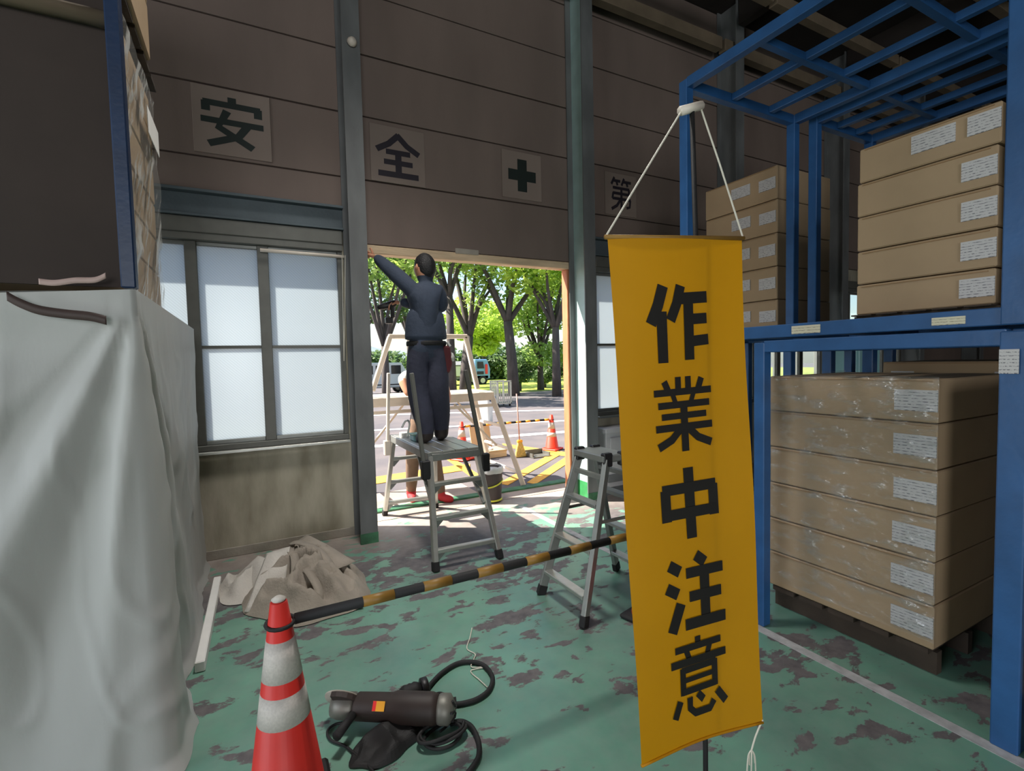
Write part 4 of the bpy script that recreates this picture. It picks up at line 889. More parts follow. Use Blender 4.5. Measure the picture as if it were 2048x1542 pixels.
# ------------------------------------------------------------------ people
def skinned(chains, sub=2, fat=1.):
    """chains: list of (material index, [(point, radius), ...], parent joint or None). Returns verts, faces, material per face, all as one surface."""
    bm = bmesh.new(); pts = {}; segs = []; radii = []
    def vert(p, r):
        key = tuple(round(c, 4) for c in p)
        if key not in pts:
            pts[key] = bm.verts.new(p); radii.append(r)
        return pts[key]
    for mi, ch in chains:
        prev = None
        for p, r in ch:
            v = vert(p, r)
            if prev is not None and prev[0] is not v:
                try: bm.edges.new((prev[0], v))
                except ValueError: pass
                segs.append((Vector(prev[1]), Vector(p), prev[2], r, mi))
            prev = (v, p, r)
    me = bpy.data.meshes.new('figure'); bm.to_mesh(me); bm.free()
    o = bpy.data.objects.new('figure', me); COL.objects.link(o)
    md = o.modifiers.new('skin', 'SKIN'); md.use_smooth_shade = True; md.branch_smoothing = .6
    sv = me.skin_vertices[0].data
    for i, r in enumerate(radii):
        rr = r if isinstance(r, tuple) else (r, r)
        sv[i].radius = (rr[0] * fat, rr[1] * fat); sv[i].use_root = (i == 0)
    s2 = o.modifiers.new('sub', 'SUBSURF'); s2.levels = sub; s2.render_levels = sub
    dg = bpy.context.evaluated_depsgraph_get(); dg.update()
    ev = bpy.data.meshes.new_from_object(o.evaluated_get(dg))
    vs = [v.co.copy() for v in ev.vertices]; fs = [tuple(p.vertices) for p in ev.polygons]
    mi = []
    av = lambda r: sum(r) / 2 if isinstance(r, tuple) else r
    for p in ev.polygons:
        c = p.center; best = (1e9, 0)
        for a, b_, ra, rb, m_ in segs:
            d = b_ - a; t = max(0, min(1, (c - a).dot(d) / max(d.length_squared, 1e-9)))
            dist = (c - a - d * t).length / (av(ra) + (av(rb) - av(ra)) * t)
            if dist < best[0]: best = (dist, m_)
        mi.append(best[1])
    bpy.data.objects.remove(o); bpy.data.meshes.remove(me); bpy.data.meshes.remove(ev)
    return vs, fs, mi
def hand(wrist, dirv, palm, mi, side=1, curl=.5, L=.18):
    """palm, four unequal bent fingers and a thumb; dirv along the hand, palm = palm normal"""
    d = Vector(dirv).normalized(); n = Vector(palm); n = (n - d * n.dot(d)).normalized(); s = d.cross(n) * side
    w_ = Vector(wrist); out = [(mi, [(w_, .026), (w_ + d * .04, (.036, .022)), (w_ + d * .085, (.038, .02))])]
    for k, (of, ln) in enumerate(((-.03, .066), (-.010, .078), (.011, .072), (.03, .055))):
        p = w_ + d * .08 + s * of
        q = [(w_ + d * .06 + s * of * .7, .010), (p, .0095)]
        dd = d.copy()
        for j, f in enumerate((.45, .32, .23)):
            dd = (dd * math.cos(curl * (.7 + .3 * j)) + n * math.sin(curl * (.7 + .3 * j))).normalized()
            nn = (n * math.cos(curl) - d * math.sin(curl) * .2)
            p = p + dd * ln * f; q.append((p, .0088 - .0007 * j))
        out.append((mi, q))
    t0 = w_ + d * .03 - s * .026; t1 = t0 + (d * .6 - s * .75 + n * .25).normalized() * .036; t2 = t1 + (d * .85 - s * .25 + n * .45).normalized() * .032
    out.append((mi, [(w_ + d * .025 - s * .01, .013), (t0, .013), (t1, .0115), (t2, .0095)]))
    return out
def body_object(name, chains, hands, mats, parent, fat=1.28):
    vs, fs, mi = skinned(chains, 2, fat)
    for h in hands:                          # each finger grown on its own, rooted inside the palm
        for c in h:
            v2, f2, m2 = skinned([c], 1)
            o_ = len(vs); vs += v2; fs += [tuple(i + o_ for i in f) for f in f2]; mi += m2
    me = bpy.data.meshes.new(name); me.from_pydata(vs, [], fs); me.update()
    for p, k in zip(me.polygons, mi): p.material_index = k; p.use_smooth = True
    return link(name, me, [M[k] for k in mats], parent)
def head_parts(c, fwd, up, t, hairm='hair', helmet=None, r=.1):
    """face, ears and hair for a head centred at c"""
    f = Vector(fwd).normalized(); u = Vector(up).normalized(); s = f.cross(u).normalized()
    F = lambda x, y, z: Vector(c) + s * x + f * y + u * z
    e = B()
    for k in (-1, 1): e.lathe([(.001, -.01), (.009, -.006), (.011, 0), (.009, .006), (.001, .009)], F(k * .033, .083, .008), 10, tuple(f))
    e.build('eyes', M['tee'], t, smooth=True)
    e = B()
    for k in (-1, 1): e.lathe([(.001, -.002), (.005, .0), (.001, .003)], F(k * .033, .093, .008), 8, tuple(f))
    e.build('pupils', M['rub'], t)
    e = B()
    for k in (-1, 1): e.bar(F(k * .018, .093, .03), F(k * .05, .082, .032), .008, .008)
    e.build('eyebrows', M['hair'], t)
    B().tube([F(0, .088, .012), F(0, .107, -.018), F(0, .118, -.030), F(0, .096, -.038)], [.008, .012, .015, .006], 8).build('nose', M['skin'], t, smooth=True)
    B().tube([F(-.026, .082, -.062), F(0, .098, -.060), F(.026, .082, -.062)], [.003, .007, .003], 6).build('mouth', M['pouch'], t, smooth=True)
    e = B()
    for k in (-1, 1): e.tube([F(k * .088, -.01, .025), F(k * .098, -.018, .0), F(k * .088, -.008, -.032)], [.012, .018, .009], 8)
    e.build('ears', M['skin'], t, smooth=True)
    def cap(uu, v):
        a = uu * 2 * math.pi; ph = v * math.pi * (.46 + .30 * (.5 + .5 * math.cos(a)))       # lower at the nape
        rr = 1.04 + .03 * noi(math.cos(a) * 3, math.sin(a) * 3, v * 5)
        return F(.093 * rr * math.sin(ph) * math.sin(a), -.004 - .108 * rr * math.sin(ph) * math.cos(a) * -1 * -1, .012 + .125 * rr * math.cos(ph))
    if helmet is None: B().grid(cap, 28, 14).build('hair', M[hairm], t, smooth=True)
    else:
        B().lathe([(.135, -.0), (.137, .006), (.125, .012), (.12, .05), (.10, .095), (.06, .125), (.001, .135)], F(0, .0, .045), 24, tuple(u)).build('helmet', M[helmet], t, smooth=True)
def up_chain(hip, chest, neck, head, rads):
    return [(hip, rads[0]), (hip.lerp(chest, .5), rads[1]), (chest, rads[2]), (neck, rads[3])]

# the worker on the platform, seen from behind, left arm up to the door head
P1 = thing('person', 'worker in navy work clothes seen from behind on the platform, left arm raised', 'person', (1.56, 4.45, DZ))
Yb = 4.50
q = lambda x, y, Y=Yb: pl(x, y, Y)
hip = q(853, 690); waist = q(850, 655); chest = q(848, 610); upc = q(849, 583); neck = q(850, 566); headb = q(850, 556); headc = q(850, 541, Yb + .01)
shl, shr = q(824, 577), q(874, 582)
ell, hal = q(781, 540, 4.66), q(750, 513, 4.82)
elr, har = q(886, 618, 4.52), q(800, 604, 4.76)
lk_, rk = q(837, 785, 4.54), q(875, 785, 4.48)
la, ra = q(852, 856, 4.50), q(882, 850, 4.56)
ch = [(0, [(hip, (.165, .13)), (waist, (.155, .118)), (chest, (.18, .125)), (upc, (.165, .105)), (neck, .062)]),
      (2, [(neck, .062), (headb, .062), (headc, (.082, .095)), (headc + Vector((0, .01, .07)), (.07, .08))]),
      (0, [(upc, (.165, .105)), (shl, .078), (shl.lerp(ell, .5), .066), (ell, .056), (ell.lerp(hal, .6), .046), (hal, .034)]),
      (0, [(upc, (.165, .105)), (shr, .08), (shr.lerp(elr, .5), .07), (elr, .058), (elr.lerp(har, .6), .048), (har, .034)])]
lh, rh = hip + Vector((-.075, 0, -.03)), hip + Vector((.082, 0, -.03))
legs = [(1, [(hip, (.165, .13)), (lh + Vector((-.01, 0, -.10)), (.105, .105)), (lh.lerp(lk_, .6), .10), (lk_, .092), (lk_.lerp(la, .6), .088), (la, .066)]),
        (1, [(hip, (.165, .13)), (rh + Vector((.01, 0, -.10)), (.108, .105)), (rh.lerp(rk, .6), .10), (rk, .092), (rk.lerp(ra, .6), .088), (ra, .066)])]
def foot(a, d, mi=3, k=1.):
    d = Vector(d).normalized(); g = Vector((a.x, a.y, 0))
    return lambda z: [(mi, [(a, .055 * k), (Vector((a.x, a.y, z + .075)), .058 * k), (Vector((a.x, a.y, z + .055)) , .056 * k), (Vector((a.x, a.y, z + .046)) + d * .08, (.046 * k, .044)), (Vector((a.x, a.y, z + .034)) + d * .165, (.042 * k, .031))])]
ch += legs + foot(la, (-.25, 1, 0))(DZ) + foot(ra, (.25, 1, 0))(DZ)
hands = [hand(hal, (-.55, .55, .25), (.3, .7, .3), 2, 1, .45), hand(har, (-.9, .3, -.15), (0, 0, -1), 2, -1, .95)]
body_object('body', ch, hands, ['navy', 'navyt', 'skin', 'boot'], P1)
head_parts(headc + Vector((0, 0, .02)), (-.25, 1, .12), (0, 0, 1), P1)
hm = q(850, 697).z
B().lathe([(.185, 0), (.19, .01), (.19, .035), (.185, .045)], (hip.x, hip.y, hip.z - .01), 24).build('belt', M['rub'], P1, smooth=True)
bl_ = bpy.data.objects[[o.name for o in P1.children if o.name.startswith('belt')][0]]
for p in bl_.data.vertices: p.co.y = hip.y + (p.co.y - hip.y) * .82
hemc = q(852, 672)
hm_ = B().lathe([(.180, -.035), (.196, -.03), (.198, .0), (.190, .10), (.172, .20), (.14, .25)], (hemc.x, hemc.y, hemc.z), 28).build('jacket_hem', M['navy'], P1, smooth=True)
for v_ in hm_.data.vertices: v_.co.y = hemc.y + (v_.co.y - hemc.y) * .80
tpb = q(893, 718, 4.40)
B().poly([tpb + Vector((x, 0, z)) for x, z in ((-.07, .13), (.05, .12), (.065, -.05), (.04, -.13), (-.06, -.14), (-.085, -.02))], (0, .09, 0)).build('tool_pouch', M['pouch'], P1, bevel=.015)
tp = bpy.data.objects[[o.name for o in P1.children if o.name.startswith('tool_pouch')][0]]
B().bar(tpb + Vector((-.02, .045, .02)), tpb + Vector((.045, .045, .15)), .022, .012).build('folding_rule', M['ply'], tp)
B().lathe([(.012, 0), (.04, .01), (.045, .05), (.03, .085), (.005, .10)], tpb + Vector((.055, .05, -.03)), 12).build('work_glove', M['tee'], tp, smooth=True)
B().bar(tpb + Vector((.045, .02, .12)), tpb + Vector((.02, .02, .16)), .03, .02).build('tape_measure', M['tee'], tp)
dr = thing('cordless_drill', 'dark hand tool held in front by the worker on the platform', 'tool', tuple(har))
dv = Vector((-.9, .25, -.25)).normalized(); dc = har + dv * .10
B().lathe([(.012, .12), (.022, .11), (.03, .06), (.034, -.04), (.03, -.06)], dc, 14, tuple(dv)).build('body', M['blackp'], dr, smooth=True)
B().bar(dc - dv * .02, dc - dv * .03 + Vector((.0, .02, -.13)), .035, .04).build('grip', M['blackp'], dr, bevel=.008)
B().box(dc.x - .045, dc.x + .025, dc.y - .02, dc.y + .06, dc.z - .18, dc.z - .12).build('battery', M['blackp'], dr, bevel=.008)

# the second worker beyond the platform, facing in, mostly hidden behind the first
P2 = thing('person', 'worker in brown trousers and red shoes standing behind the platform, facing in', 'person', (1.82, 5.80, 0))
Y2 = 5.80
h2 = Vector((1.83, Y2, .98)); w2_ = Vector((1.84, Y2, 1.18)); c2_ = Vector((1.86, Y2, 1.40)); u2 = Vector((1.88, Y2, 1.53)); n2 = Vector((1.89, Y2 - .02, 1.62)); hb2 = Vector((1.90, Y2 - .03, 1.67)); hc2 = Vector((1.905, Y2 - .04, 1.75))
sl2, sr2 = Vector((1.69, Y2, 1.555)), Vector((2.07, Y2, 1.54))
el2, wr2 = pl(806, 760, 5.74), pl(818, 792, 5.62)
er2, wrr2 = Vector((2.13, 5.72, 1.26)), Vector((2.0, 5.52, 1.12))
f1, f2 = fl(823, 1000, .0), fl(882, 1004, 0)
a1, a2 = Vector((f1.x, f1.y, .10)), Vector((f2.x, f2.y, .10))
k1, k2 = Vector((1.70, 5.82, .52)), Vector((1.94, 5.70, .52))
ch2 = [(0, [(h2, (.16, .12)), (w2_, (.15, .115)), (c2_, (.175, .12)), (u2, (.155, .10)), (n2, .06)]),
       (2, [(n2, .06), (hb2, .06), (hc2, (.08, .092)), (hc2 + Vector((0, -.005, .07)), (.07, .078))]),
       (4, [(u2, (.155, .10)), (sl2, .075), (sl2.lerp(el2, .55), .068), (el2, .058)]),
       (2, [(el2, .058), (el2.lerp(wr2, .35), .046), (el2.lerp(wr2, .7), .038), (wr2, .028)]),
       (4, [(u2, (.155, .10)), (sr2, .075), (sr2.lerp(er2, .5), .065)]),
       (2, [(sr2.lerp(er2, .5), .065), (er2, .045), (er2.lerp(wrr2, .5), .040), (wrr2, .028)]),
       (1, [(h2, (.16, .12)), (h2 + Vector((-.085, 0, -.14)), (.092, .095)), (h2.lerp(k1, .7) + Vector((-.02, 0, 0)), .08), (k1, .068), (k1.lerp(a1, .6), .062), (a1 + Vector((0, 0, .03)), .05)]),
       (1, [(h2, (.16, .12)), (h2 + Vector((.085, 0, -.14)), (.092, .095)), (h2.lerp(k2, .7) + Vector((.02, 0, 0)), .08), (k2, .068), (k2.lerp(a2, .6), .062), (a2 + Vector((0, 0, .03)), .05)])]
ch2 += [(3, [(a1 + Vector((0, 0, .03)), .05), (Vector((a1.x, a1.y, .055)), .05), (Vector((a1.x - .01, a1.y - .08, .045)), (.044, .042)), (Vector((a1.x - .02, a1.y - .16, .032)), (.04, .03))]),
        (3, [(a2 + Vector((0, 0, .03)), .05), (Vector((a2.x, a2.y, .055)), .05), (Vector((a2.x + .06, a2.y - .06, .045)), (.044, .042)), (Vector((a2.x + .13, a2.y - .11, .032)), (.04, .03))])]
hands2 = [hand(wr2, (.35, -.6, -.5), (.5, -.2, -.4), 5, 1, .7), hand(wrr2, (-.3, -.7, -.4), (-.5, -.2, -.4), 2, -1, .7)]
body_object('body', ch2, hands2, ['vest', 'khaki', 'skin', 'redsh', 'tee', 'canvas'], P2)
head_parts(hc2 + Vector((0, 0, .02)), (.15, -1, -.1), (0, 0, 1), P2)

# ------------------------------------------------------------------ outdoors: ground, paint, things on the forecourt
gd_ = struct(B().box(-40, 90, 5.62, 75, -.2, -.005).build('ground', M['asphalt']))
B().box(-6, 16, 5.33, 5.62, -.001, .004).build('concrete_apron', M['apron'], fo)
B().box(.4, 2.55, 5.75, 6.5, -.006, .004).build('concrete_apron', M['apron'], gd_)
def road(pts, mt, name='painted_stripe', z=.0):
    B().poly([fl(x, y, z) - Vector((0, 0, .004)) for x, y in pts], (0, 0, .008)).build(name, mt, gd_)
road([(725, 958), (725, 972), (855, 952), (940, 939), (940, 928), (855, 938)], M['hatch'])
road([(874, 905), (884, 903), (966, 954), (954, 962)], M['hatch'])
road([(1005, 887), (1005, 893), (1150, 915), (1150, 907)], M['hatch'])
road([(998, 967), (1016, 970), (1122, 909), (1104, 906)], M['hatch'])
road([(1054, 965), (1072, 968), (1150, 917), (1136, 911)], M['hatch'])
for y0, y1, dy, tk in ((876, 858, 0, 4), (850, 838, 0, 2), (824, 817, 0, 1.6)):
    road([(700, y0 + (y0 - y1) * 1.0), (700, y0 + (y0 - y1) + tk * 1.3), (1300, y1 - (y0 - y1) * .5 + tk), (1300, y1 - (y0 - y1) * .5)], M['line'], 'parking_line')
gr = struct(B().box(9.5, 60, 21.5, 60, -.1, .07).build('ground', M['grass']))
B().box(9.3, 60, 21.3, 21.5, -.1, .12).box(9.3, 9.5, 21.5, 60, -.1, .12).build('kerb', M['skirt'], gr)
def ridge(u, v):
    x = -120 + 330 * u; y = 150 + 60 * v
    return Vector((x, y, (9 + 5 * noi(x * .02, 1.3) + 3 * noi(x * .06, 4.2)) * math.sin(v * math.pi * .5 + .02)))
struct(B().grid(ridge, 60, 8).build('hill', M['hill'], smooth=True))
for lab, px_, py_, hh in (('bright orange red traffic cone standing outside at the right end of the forecourt bar', 1104, 905, .66), ('bright orange red traffic cone outside, seen under the platform hand grip', 925, 925, .66)):
    c_ = cone(lab, M['redo'], M['redo'], h=hh, r0=.125, base=.165, bands=((.40, .52), (.25, .33))); p_ = fl(px_, py_ - 6, 0); c_.location = (p_.x, p_.y, .002); c_.rotation_euler.z = .5
p_, q_ = fl(925, 919), fl(1104, 899)
cbar(Vector((p_.x + .06, p_.y, .575)), Vector((q_.x - .06, q_.y, .575)), 'black and yellow bar linking the two cones outside', r=.02, bands=17, c1_='yb2')
bp_ = fl(983, 1002)
bk = thing('waste_bin', 'dark brown round bin with white liner and yellow strap lines at the doorway sill', 'bin', (bp_.x, bp_.y, 0))
B().lathe([(.115, .0), (.12, .01), (.145, .40), (.150, .41), (.14, .41), (.12, .05)], (bp_.x, bp_.y, .002), 28).build('body', M['bin'], bk, smooth=True)
def liner(u, v):
    a = u * 2 * math.pi; r = .153 + .012 * noi(math.cos(a) * 4, math.sin(a) * 4, v * 2) - .02 * (v > .8) * (v - .8) * 5
    return Vector((bp_.x + r * math.cos(a), bp_.y + r * math.sin(a), .36 + .075 * v + .02 * noi(math.cos(a) * 3, math.sin(a) * 3, 7 + v)))
B().grid(liner, 36, 6).build('bin_liner', M['bag'], bk, smooth=True)
B().lathe([(.001, .0), (.13, .0), (.10, .015), (.001, .02)], (bp_.x, bp_.y, .385), 20).build('rubbish', M['bag'], bk, smooth=True)
B().tube([(bp_.x + .139 * math.cos(t), bp_.y + .139 * math.sin(t), .235 + .045 * math.cos(t - .4)) for t in [k * math.pi / 14 for k in range(28)]], .009, 6, closed=True).build('yellow_strap', M['lime'], bk, smooth=True)
B().tube([(bp_.x + .122 * math.cos(t), bp_.y + .122 * math.sin(t), .03) for t in [k * math.pi / 14 for k in range(28)]], .012, 6, closed=True).build('yellow_strap', M['lime'], bk, smooth=True)
def at(px_, py_, z=0): return fl(px_, py_, z)
b0 = at(1040, 914)
br_ = thing('long_broom', 'pink handled broom standing upright on yellow bristles outside', 'broom', tuple(b0))
hz = 1.12
B().tube([b0 + Vector((0, 0, .24)), b0 + Vector((-.03, .02, hz))], .012, 8).build('handle', M['pole'], br_, smooth=True)
B().poly([b0 + Vector(v) for v in ((-.03, -.02, .30), (.03, -.02, .30), (.13, -.03, .0), (-.11, -.03, .0))], (0, .05, 0)).build('bristles', M['brush'], br_, bevel=.01)
B().bar(b0 + Vector((-.05, .0, .28)), b0 + Vector((.05, 0, .28)), .05, .05).build('head', M['yb2'], br_, bevel=.01)
b1 = at(1076, 912)
dpn = thing('dustpan', 'grey metal dustpan lying beside the broom outside', 'dustpan', tuple(b1))
B().box(b1.x - .18, b1.x + .18, b1.y - .15, b1.y + .16, .002, .014).build('tray', M['grey'], dpn)
B().box(b1.x - .18, b1.x + .18, b1.y + .14, b1.y + .16, .014, .10).build('back', M['grey'], dpn)
for s in (-1, 1): B().box(b1.x + s * .17 - .01, b1.x + s * .17 + .01, b1.y - .12, b1.y + .15, .014, .07).build('side', M['grey'], dpn)
b2 = at(965, 900)
pn = thing('plywood_board', 'beige plywood board propped upright on the forecourt between the ladder legs', 'board', tuple(b2))
B().bar(b2 + Vector((0, 0, .0)), b2 + Vector((0, .14, .47)), .42, .018, up=(0, 1, 0)).build('panel', M['ply'], pn)
B().bar(b2 + Vector((0, .30, .0)), b2 + Vector((0, .15, .44)), .04, .03, up=(0, 1, 0)).build('prop', M['wood'], pn)
b3 = at(978, 912)
tb = thing('timber_crate', 'low pale timber crate with a white rag on it, outside below the plywood board', 'crate', tuple(b3))
for i in range(4): B().box(b3.x - .27, b3.x + .27, b3.y - .2 + i * .1, b3.y - .11 + i * .1, .10, .125).build('slat', M['ply'], tb)
for s in (-1, 1): B().box(b3.x - .26, b3.x + .26, b3.y + s * .17 - .02, b3.y + s * .17 + .02, 0, .10).build('bearer', M['wood'], tb)
rg = B().grid(mound(b3.x - .05, b3.y, .13, .11, .09, 0, 3.1), 30, 10).build('rag', M['tee']); rg.location.z = .127
tag(rg, 'crumpled white rag on the low timber crate outside', 'rag')
b4 = at(968, 846)
wbn = thing('white_bin', 'white upright bin with a blue patch at its top corner, far out on the asphalt', 'bin', tuple(b4))
B().lathe([(.25, 0), (.27, .02), (.30, .68), (.31, .70), (.0, .71)], b4, 4).build('body', M['tee'], wbn, bevel=.02)
B().box(b4.x + .10, b4.x + .26, b4.y - .26, b4.y - .18, .60, .74).build('blue_patch', M['blue'], wbn, bevel=.01)
b5 = at(1002, 812)
ct = thing('cage_trolley', 'grey steel cage trolley parked on the far asphalt', 'trolley', tuple(b5))
S5 = .95
for dx in (-.28, .28):
    for dy in (-.3, .3): B().bar(b5 + Vector((dx, dy, .1)), b5 + Vector((dx, dy, S5)), .04).build('post', M['alul'], ct)
for k in range(7):
    x = -.24 + k * .08; B().bar(b5 + Vector((x, -.3, .12)), b5 + Vector((x, -.3, S5)), .022).build('bar', M['alul'], ct)
for k in range(7):
    y = -.24 + k * .08; B().bar(b5 + Vector((-.28, y, .12)), b5 + Vector((-.28, y, S5)), .022).build('bar', M['alul'], ct)
for z in (.12, S5):
    B().box(b5.x - .3, b5.x + .3, b5.y - .32, b5.y - .28, z - .02, z + .02).build('rail', M['alul'], ct); B().box(b5.x - .3, b5.x + .3, b5.y + .28, b5.y + .32, z - .02, z + .02).build('rail', M['alul'], ct)
B().box(b5.x - .28, b5.x + .28, b5.y - .3, b5.y + .3, .10, .13).build('deck', M['grey'], ct)
for dx in (-.24, .24):
    for dy in (-.26, .26): B().lathe([(.05, -.015), (.05, .015)], b5 + Vector((dx, dy, .05)), 12, (1, 0, 0)).build('wheel', M['rub'], ct)
def wheels(t, c, pts, r=.33):
    for x, y in pts:
        w_ = B().lathe([(r * .6, -.1), (r, -.08), (r, .08), (r * .6, .1)], Vector((c.x + x, c.y + y, r)), 20, (0, 1, 0)).build('wheel', M['rub'], t, smooth=False)
        B().lathe([(r * .55, -.11), (r * .5, .11)], Vector((c.x + x, c.y + y, r)), 14, (0, 1, 0)).build('hub', M['alul'], w_)
c_ = at(768, 787)
vn = thing('white_van', 'white van parked far left beyond the doorway, seen past the guard rail', 'van', tuple(c_))
B().poly([c_ + Vector(v) for v in ((-1.9, -.8, .35), (1.55, -.8, .35), (1.6, -.8, .9), (1.25, -.8, 1.05), (.85, -.8, 1.75), (-1.85, -.8, 1.78))], (0, 1.6, 0)).build('body', M['truckw'], vn, bevel=.06)
for x0, x1 in ((-1.5, -.75), (-.6, .1), (.25, .8)): B().box(c_.x + x0, c_.x + x1, c_.y - .83, c_.y - .80, 1.12, 1.6).build('window', M['glassd'], vn, bevel=.02)
B().box(c_.x - 1.7, c_.x + 1.5, c_.y - .82, c_.y - .8, .5, .56).build('side_trim', M['glassd'], vn)
wheels(vn, c_, [(-1.2, -.78), (1.0, -.78), (-1.2, .78), (1.0, .78)], .30)
c_ = at(926, 771)
tk = thing('cargo_truck', 'light blue cab truck with green headboard and white cargo box beyond the guard rail', 'truck', tuple(c_))
B().box(c_.x - 2.6, c_.x + 1.6, c_.y - .9, c_.y + .9, .5, .68).build('chassis', M['cabd'], tk)
B().box(c_.x - 2.5, c_.x - .35, c_.y - .92, c_.y + .92, .70, 1.42).build('cargo_box', M['truckw'], tk, bevel=.03)
B().box(c_.x - 2.55, c_.x - .3, c_.y - .95, c_.y + .95, 1.42, 1.5).build('cargo_lid', M['cabd'], tk, bevel=.02)
B().box(c_.x - .30, c_.x - .20, c_.y - .9, c_.y + .9, .68, 1.75).build('stake_post', M['cabd'], tk)
B().box(c_.x + .05, c_.x + .52, c_.y - .85, c_.y + .85, .68, 1.5).build('headboard', M['truckg'], tk, bevel=.03)
B().poly([c_ + Vector(v) for v in ((.55, -.9, .45), (1.75, -.9, .45), (1.78, -.9, 1.15), (1.55, -.9, 1.85), (.58, -.9, 1.87))], (0, 1.8, 0)).build('cab', M['truckb'], tk, bevel=.05)
B().poly([c_ + Vector(v) for v in ((.75, -.93, 1.2), (1.3, -.93, 1.2), (1.22, -.93, 1.68), (.75, -.93, 1.68))], (0, .03, 0)).build('side_window', M['glassd'], tk, bevel=.01)
B().box(c_.x + .72, c_.x + 1.25, c_.y - .93, c_.y - .9, .78, 1.0).build('step_panel', M['glassd'], tk, bevel=.01)
B().box(c_.x + 1.36, c_.x + 1.56, c_.y - .96, c_.y - .9, .8, 1.5).build('red_marker', M['lamp'], tk, bevel=.02)
wheels(tk, c_, [(-1.8, -.85), (1.15, -.85), (-1.8, .85), (1.15, .85)], .34)

# ------------------------------------------------------------------ trees, bushes, hedge
def leaves(bl, c, r, n, size, squash=.8, rng=R):
    for _ in range(n):
        while True:
            v = Vector((rng.uniform(-1, 1), rng.uniform(-1, 1), rng.uniform(-1, 1)))
            if .25 < v.length < 1: break
        v = v * (v.length ** -.35)
        p = c + Vector((v.x * r, v.y * r, v.z * r * squash))
        a = Vector((rng.uniform(-1, 1), rng.uniform(-1, 1), rng.uniform(-.6, .6))).normalized(); b_ = a.orthogonal().normalized()
        b_ = (b_ + a.cross(b_) * rng.uniform(-1, 1)).normalized()
        s = size * rng.uniform(.6, 1.3)
        i = len(bl[0]); bl[0].extend([p - a * s, p + b_ * s * .45, p + a * s, p - b_ * s * .45]); bl[1].append((i, i + 1, i + 2, i + 3))
def tree(px_, dep, label, mt, trunk_r=.2, h=7.5, fork=2.6, spread=2.2, nb=6, nl=420, size=.17, clump=1.0, lean=0., low=0.):
    d = ray(px_, 708); d.z = 0; g = Vector((CAMP.x, CAMP.y, 0)) + d * dep
    rng = random.Random(int(px_ * 7 + dep))
    t = thing('tree', label, 'tree', tuple(g), 'trees beyond the forecourt')
    tb_ = B(); bl = ([], [])
    top = g + Vector((lean, 0, fork))
    tb_.tube([g - Vector((0, 0, .1)), g + Vector((lean * .3, .0, fork * .5)), top], [trunk_r * 1.25, trunk_r, trunk_r * .85], 9)
    for k in range(nb):
        a = k * 2.4 + rng.uniform(-.4, .4); rr = spread * rng.uniform(.35, 1); hh = fork + (h - fork) * rng.uniform(.35, 1)
        e = g + Vector((lean + rr * math.cos(a), rr * math.sin(a), hh))
        mid = top.lerp(e, .45) + Vector((rng.uniform(-.2, .2), rng.uniform(-.2, .2), .25))
        tb_.tube(spline([top - Vector((0, 0, .1)), mid, e], 4), [trunk_r * (.6 - .055 * j) for j in range(9)], 6)
        nl_ = int(nl * .8); leaves(bl, e, clump * rng.uniform(.8, 1.25), nl_, size, .75, rng)
        leaves(bl, mid.lerp(e, .5) + Vector((rng.uniform(-.6, .6), rng.uniform(-.6, .6), 0)), clump * .8, nl // 4, size, .7, rng)
    if low: 
        for k in range(4): leaves(bl, g + Vector((rng.uniform(-1.2, 1.2), rng.uniform(-.8, .8), low + rng.uniform(-.4, .6))), clump * .85, nl // 2, size, .75, rng)
    tb_.build('trunk', M['bark'], t, smooth=True)
    me = bpy.data.meshes.new('foliage'); me.from_pydata(bl[0], [], bl[1]); me.update()
    f = link('foliage', me, M[mt], t); f['kind'] = 'stuff'
    return t
tree(770, 20, 'leafy tree at the far left of the doorway view, behind the raised arm', 'leafb', .16, 7.5, 2.4, 1.9, 7, 380, .15, .95)
tree(716, 27, 'dark leafy tree mostly hidden behind the left door column', 'leafc', .2, 8, 3, 2.4, 7, 380, .17, 1.2)
tree(820, 31, 'tall tree behind the standing worker', 'leafb', .2, 10, 3.4, 2.5, 7, 360, .18, 1.2)
tree(902, 24, 'slim straight tree just right of the worker, with a bare trunk', 'leafb', .2, 9.2, 4.9, 1.8, 6, 240, .15, .85)
tree(928, 25, 'forked tree with a dark slanting trunk above the guard rail', 'leafb', .27, 9.5, 3.0, 2.6, 6, 260, .16, .9, .3)
tree(968, 40, 'bright green bushy tree behind the right rail post', 'leafa', .2, 6.2, 2.4, 2.2, 9, 700, .2, 1.3, 0, 3.0)
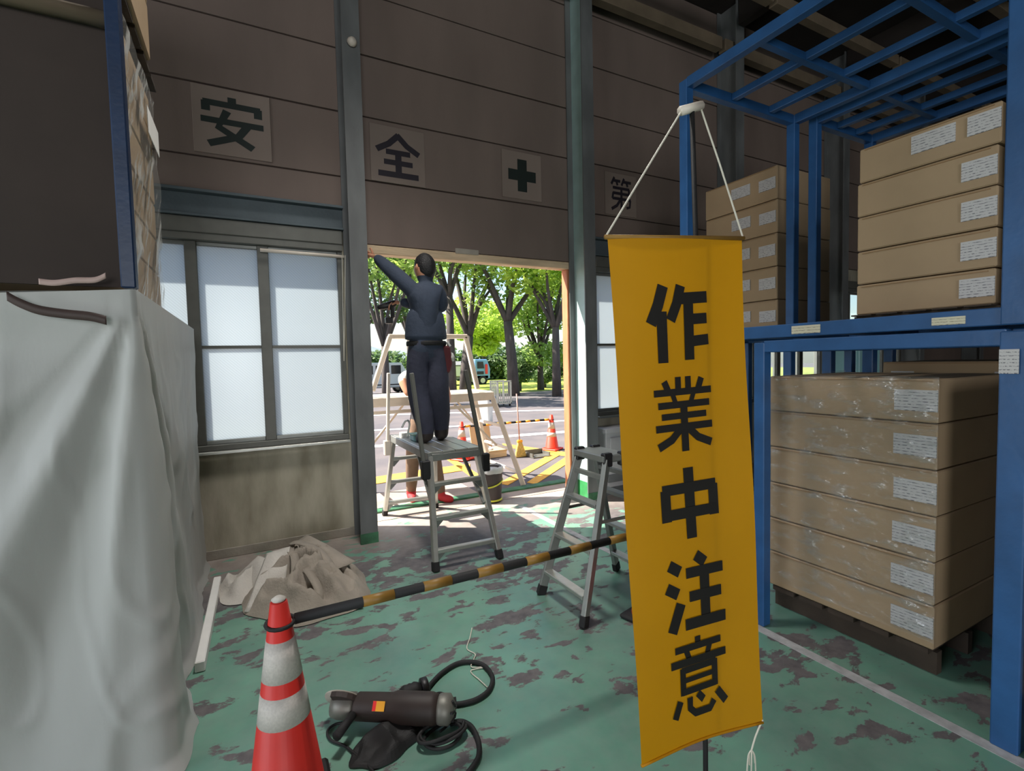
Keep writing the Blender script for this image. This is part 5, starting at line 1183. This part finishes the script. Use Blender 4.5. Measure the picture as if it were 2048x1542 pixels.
tree(1026, 24, 'tall tree with a thick trunk in the middle of the doorway view', 'leafa', .25, 9.0, 3.6, 2.9, 7, 330, .16, .95, -.25)
tree(1080, 27, 'pale green tree left of the orange door jamb', 'leafb', .17, 6.6, 1.8, 1.8, 8, 420, .16, 1.05, 0, 2.2)
tree(1112, 23, 'tree with upright trunk close to the orange door jamb', 'leafa', .19, 9.0, 3.2, 2.2, 8, 400, .15, 1.0)
tree(1165, 28, 'tree hidden in part behind the right door column', 'leafb', .22, 9.0, 2.6, 2.6, 8, 400, .18, 1.2, 0, 2.)
def bush(px_, dep, label, mt, r, z, n, size=.12, stem=True):
    d = ray(px_, 708); d.z = 0; g = Vector((0, 0, .08)) + d * dep
    t = thing('bush', label, 'bush', tuple(g), 'bushes beyond the forecourt'); bl = ([], []); rng = random.Random(int(px_))
    for k in range(6): leaves(bl, g + Vector((rng.uniform(-.5, .5) * r, rng.uniform(-.5, .5) * r, z + rng.uniform(-.3, .3) * r)), r * .62, n // 6, size, .9, rng)
    if stem: 
        q_ = B()
        q_.tube([g - Vector((0, 0, .1)), g + Vector((.03, 0, z * .9))], [.11, .07], 8)
        q_.build('stem', M['bark'], t, smooth=True)
    me = bpy.data.meshes.new('foliage'); me.from_pydata(bl[0], [], bl[1]); me.update()
    f = link('foliage', me, M[mt], t); f['kind'] = 'stuff'
bush(1038, 26.5, 'round dark green bush on a short stem, right of the trolley', 'leafc', .95, 1.05, 2600, .10)
bush(1088, 29, 'low dark bush near the door jamb, on the yellow green grass', 'leafc', .8, .8, 1500, .12)
for k, (x, dd) in enumerate(((735, 33), (790, 34), (850, 34), (900, 33), (955, 33.5), (1005, 34), (1062, 35), (1120, 35))):
    bush(x, dd + 11, ['dark bush at the far left behind the column edge', 'dark bush behind the white van', 'dark bush behind the worker on the platform', 'dark bush behind the white cargo box', 'dark bush behind the light blue cab', 'dark bush between cab and round bush', 'dark bush far behind the round bush', 'dark bush far behind the door jamb tree'][k], 'leafc', 2.3, 1.3, 1400, .26, False)
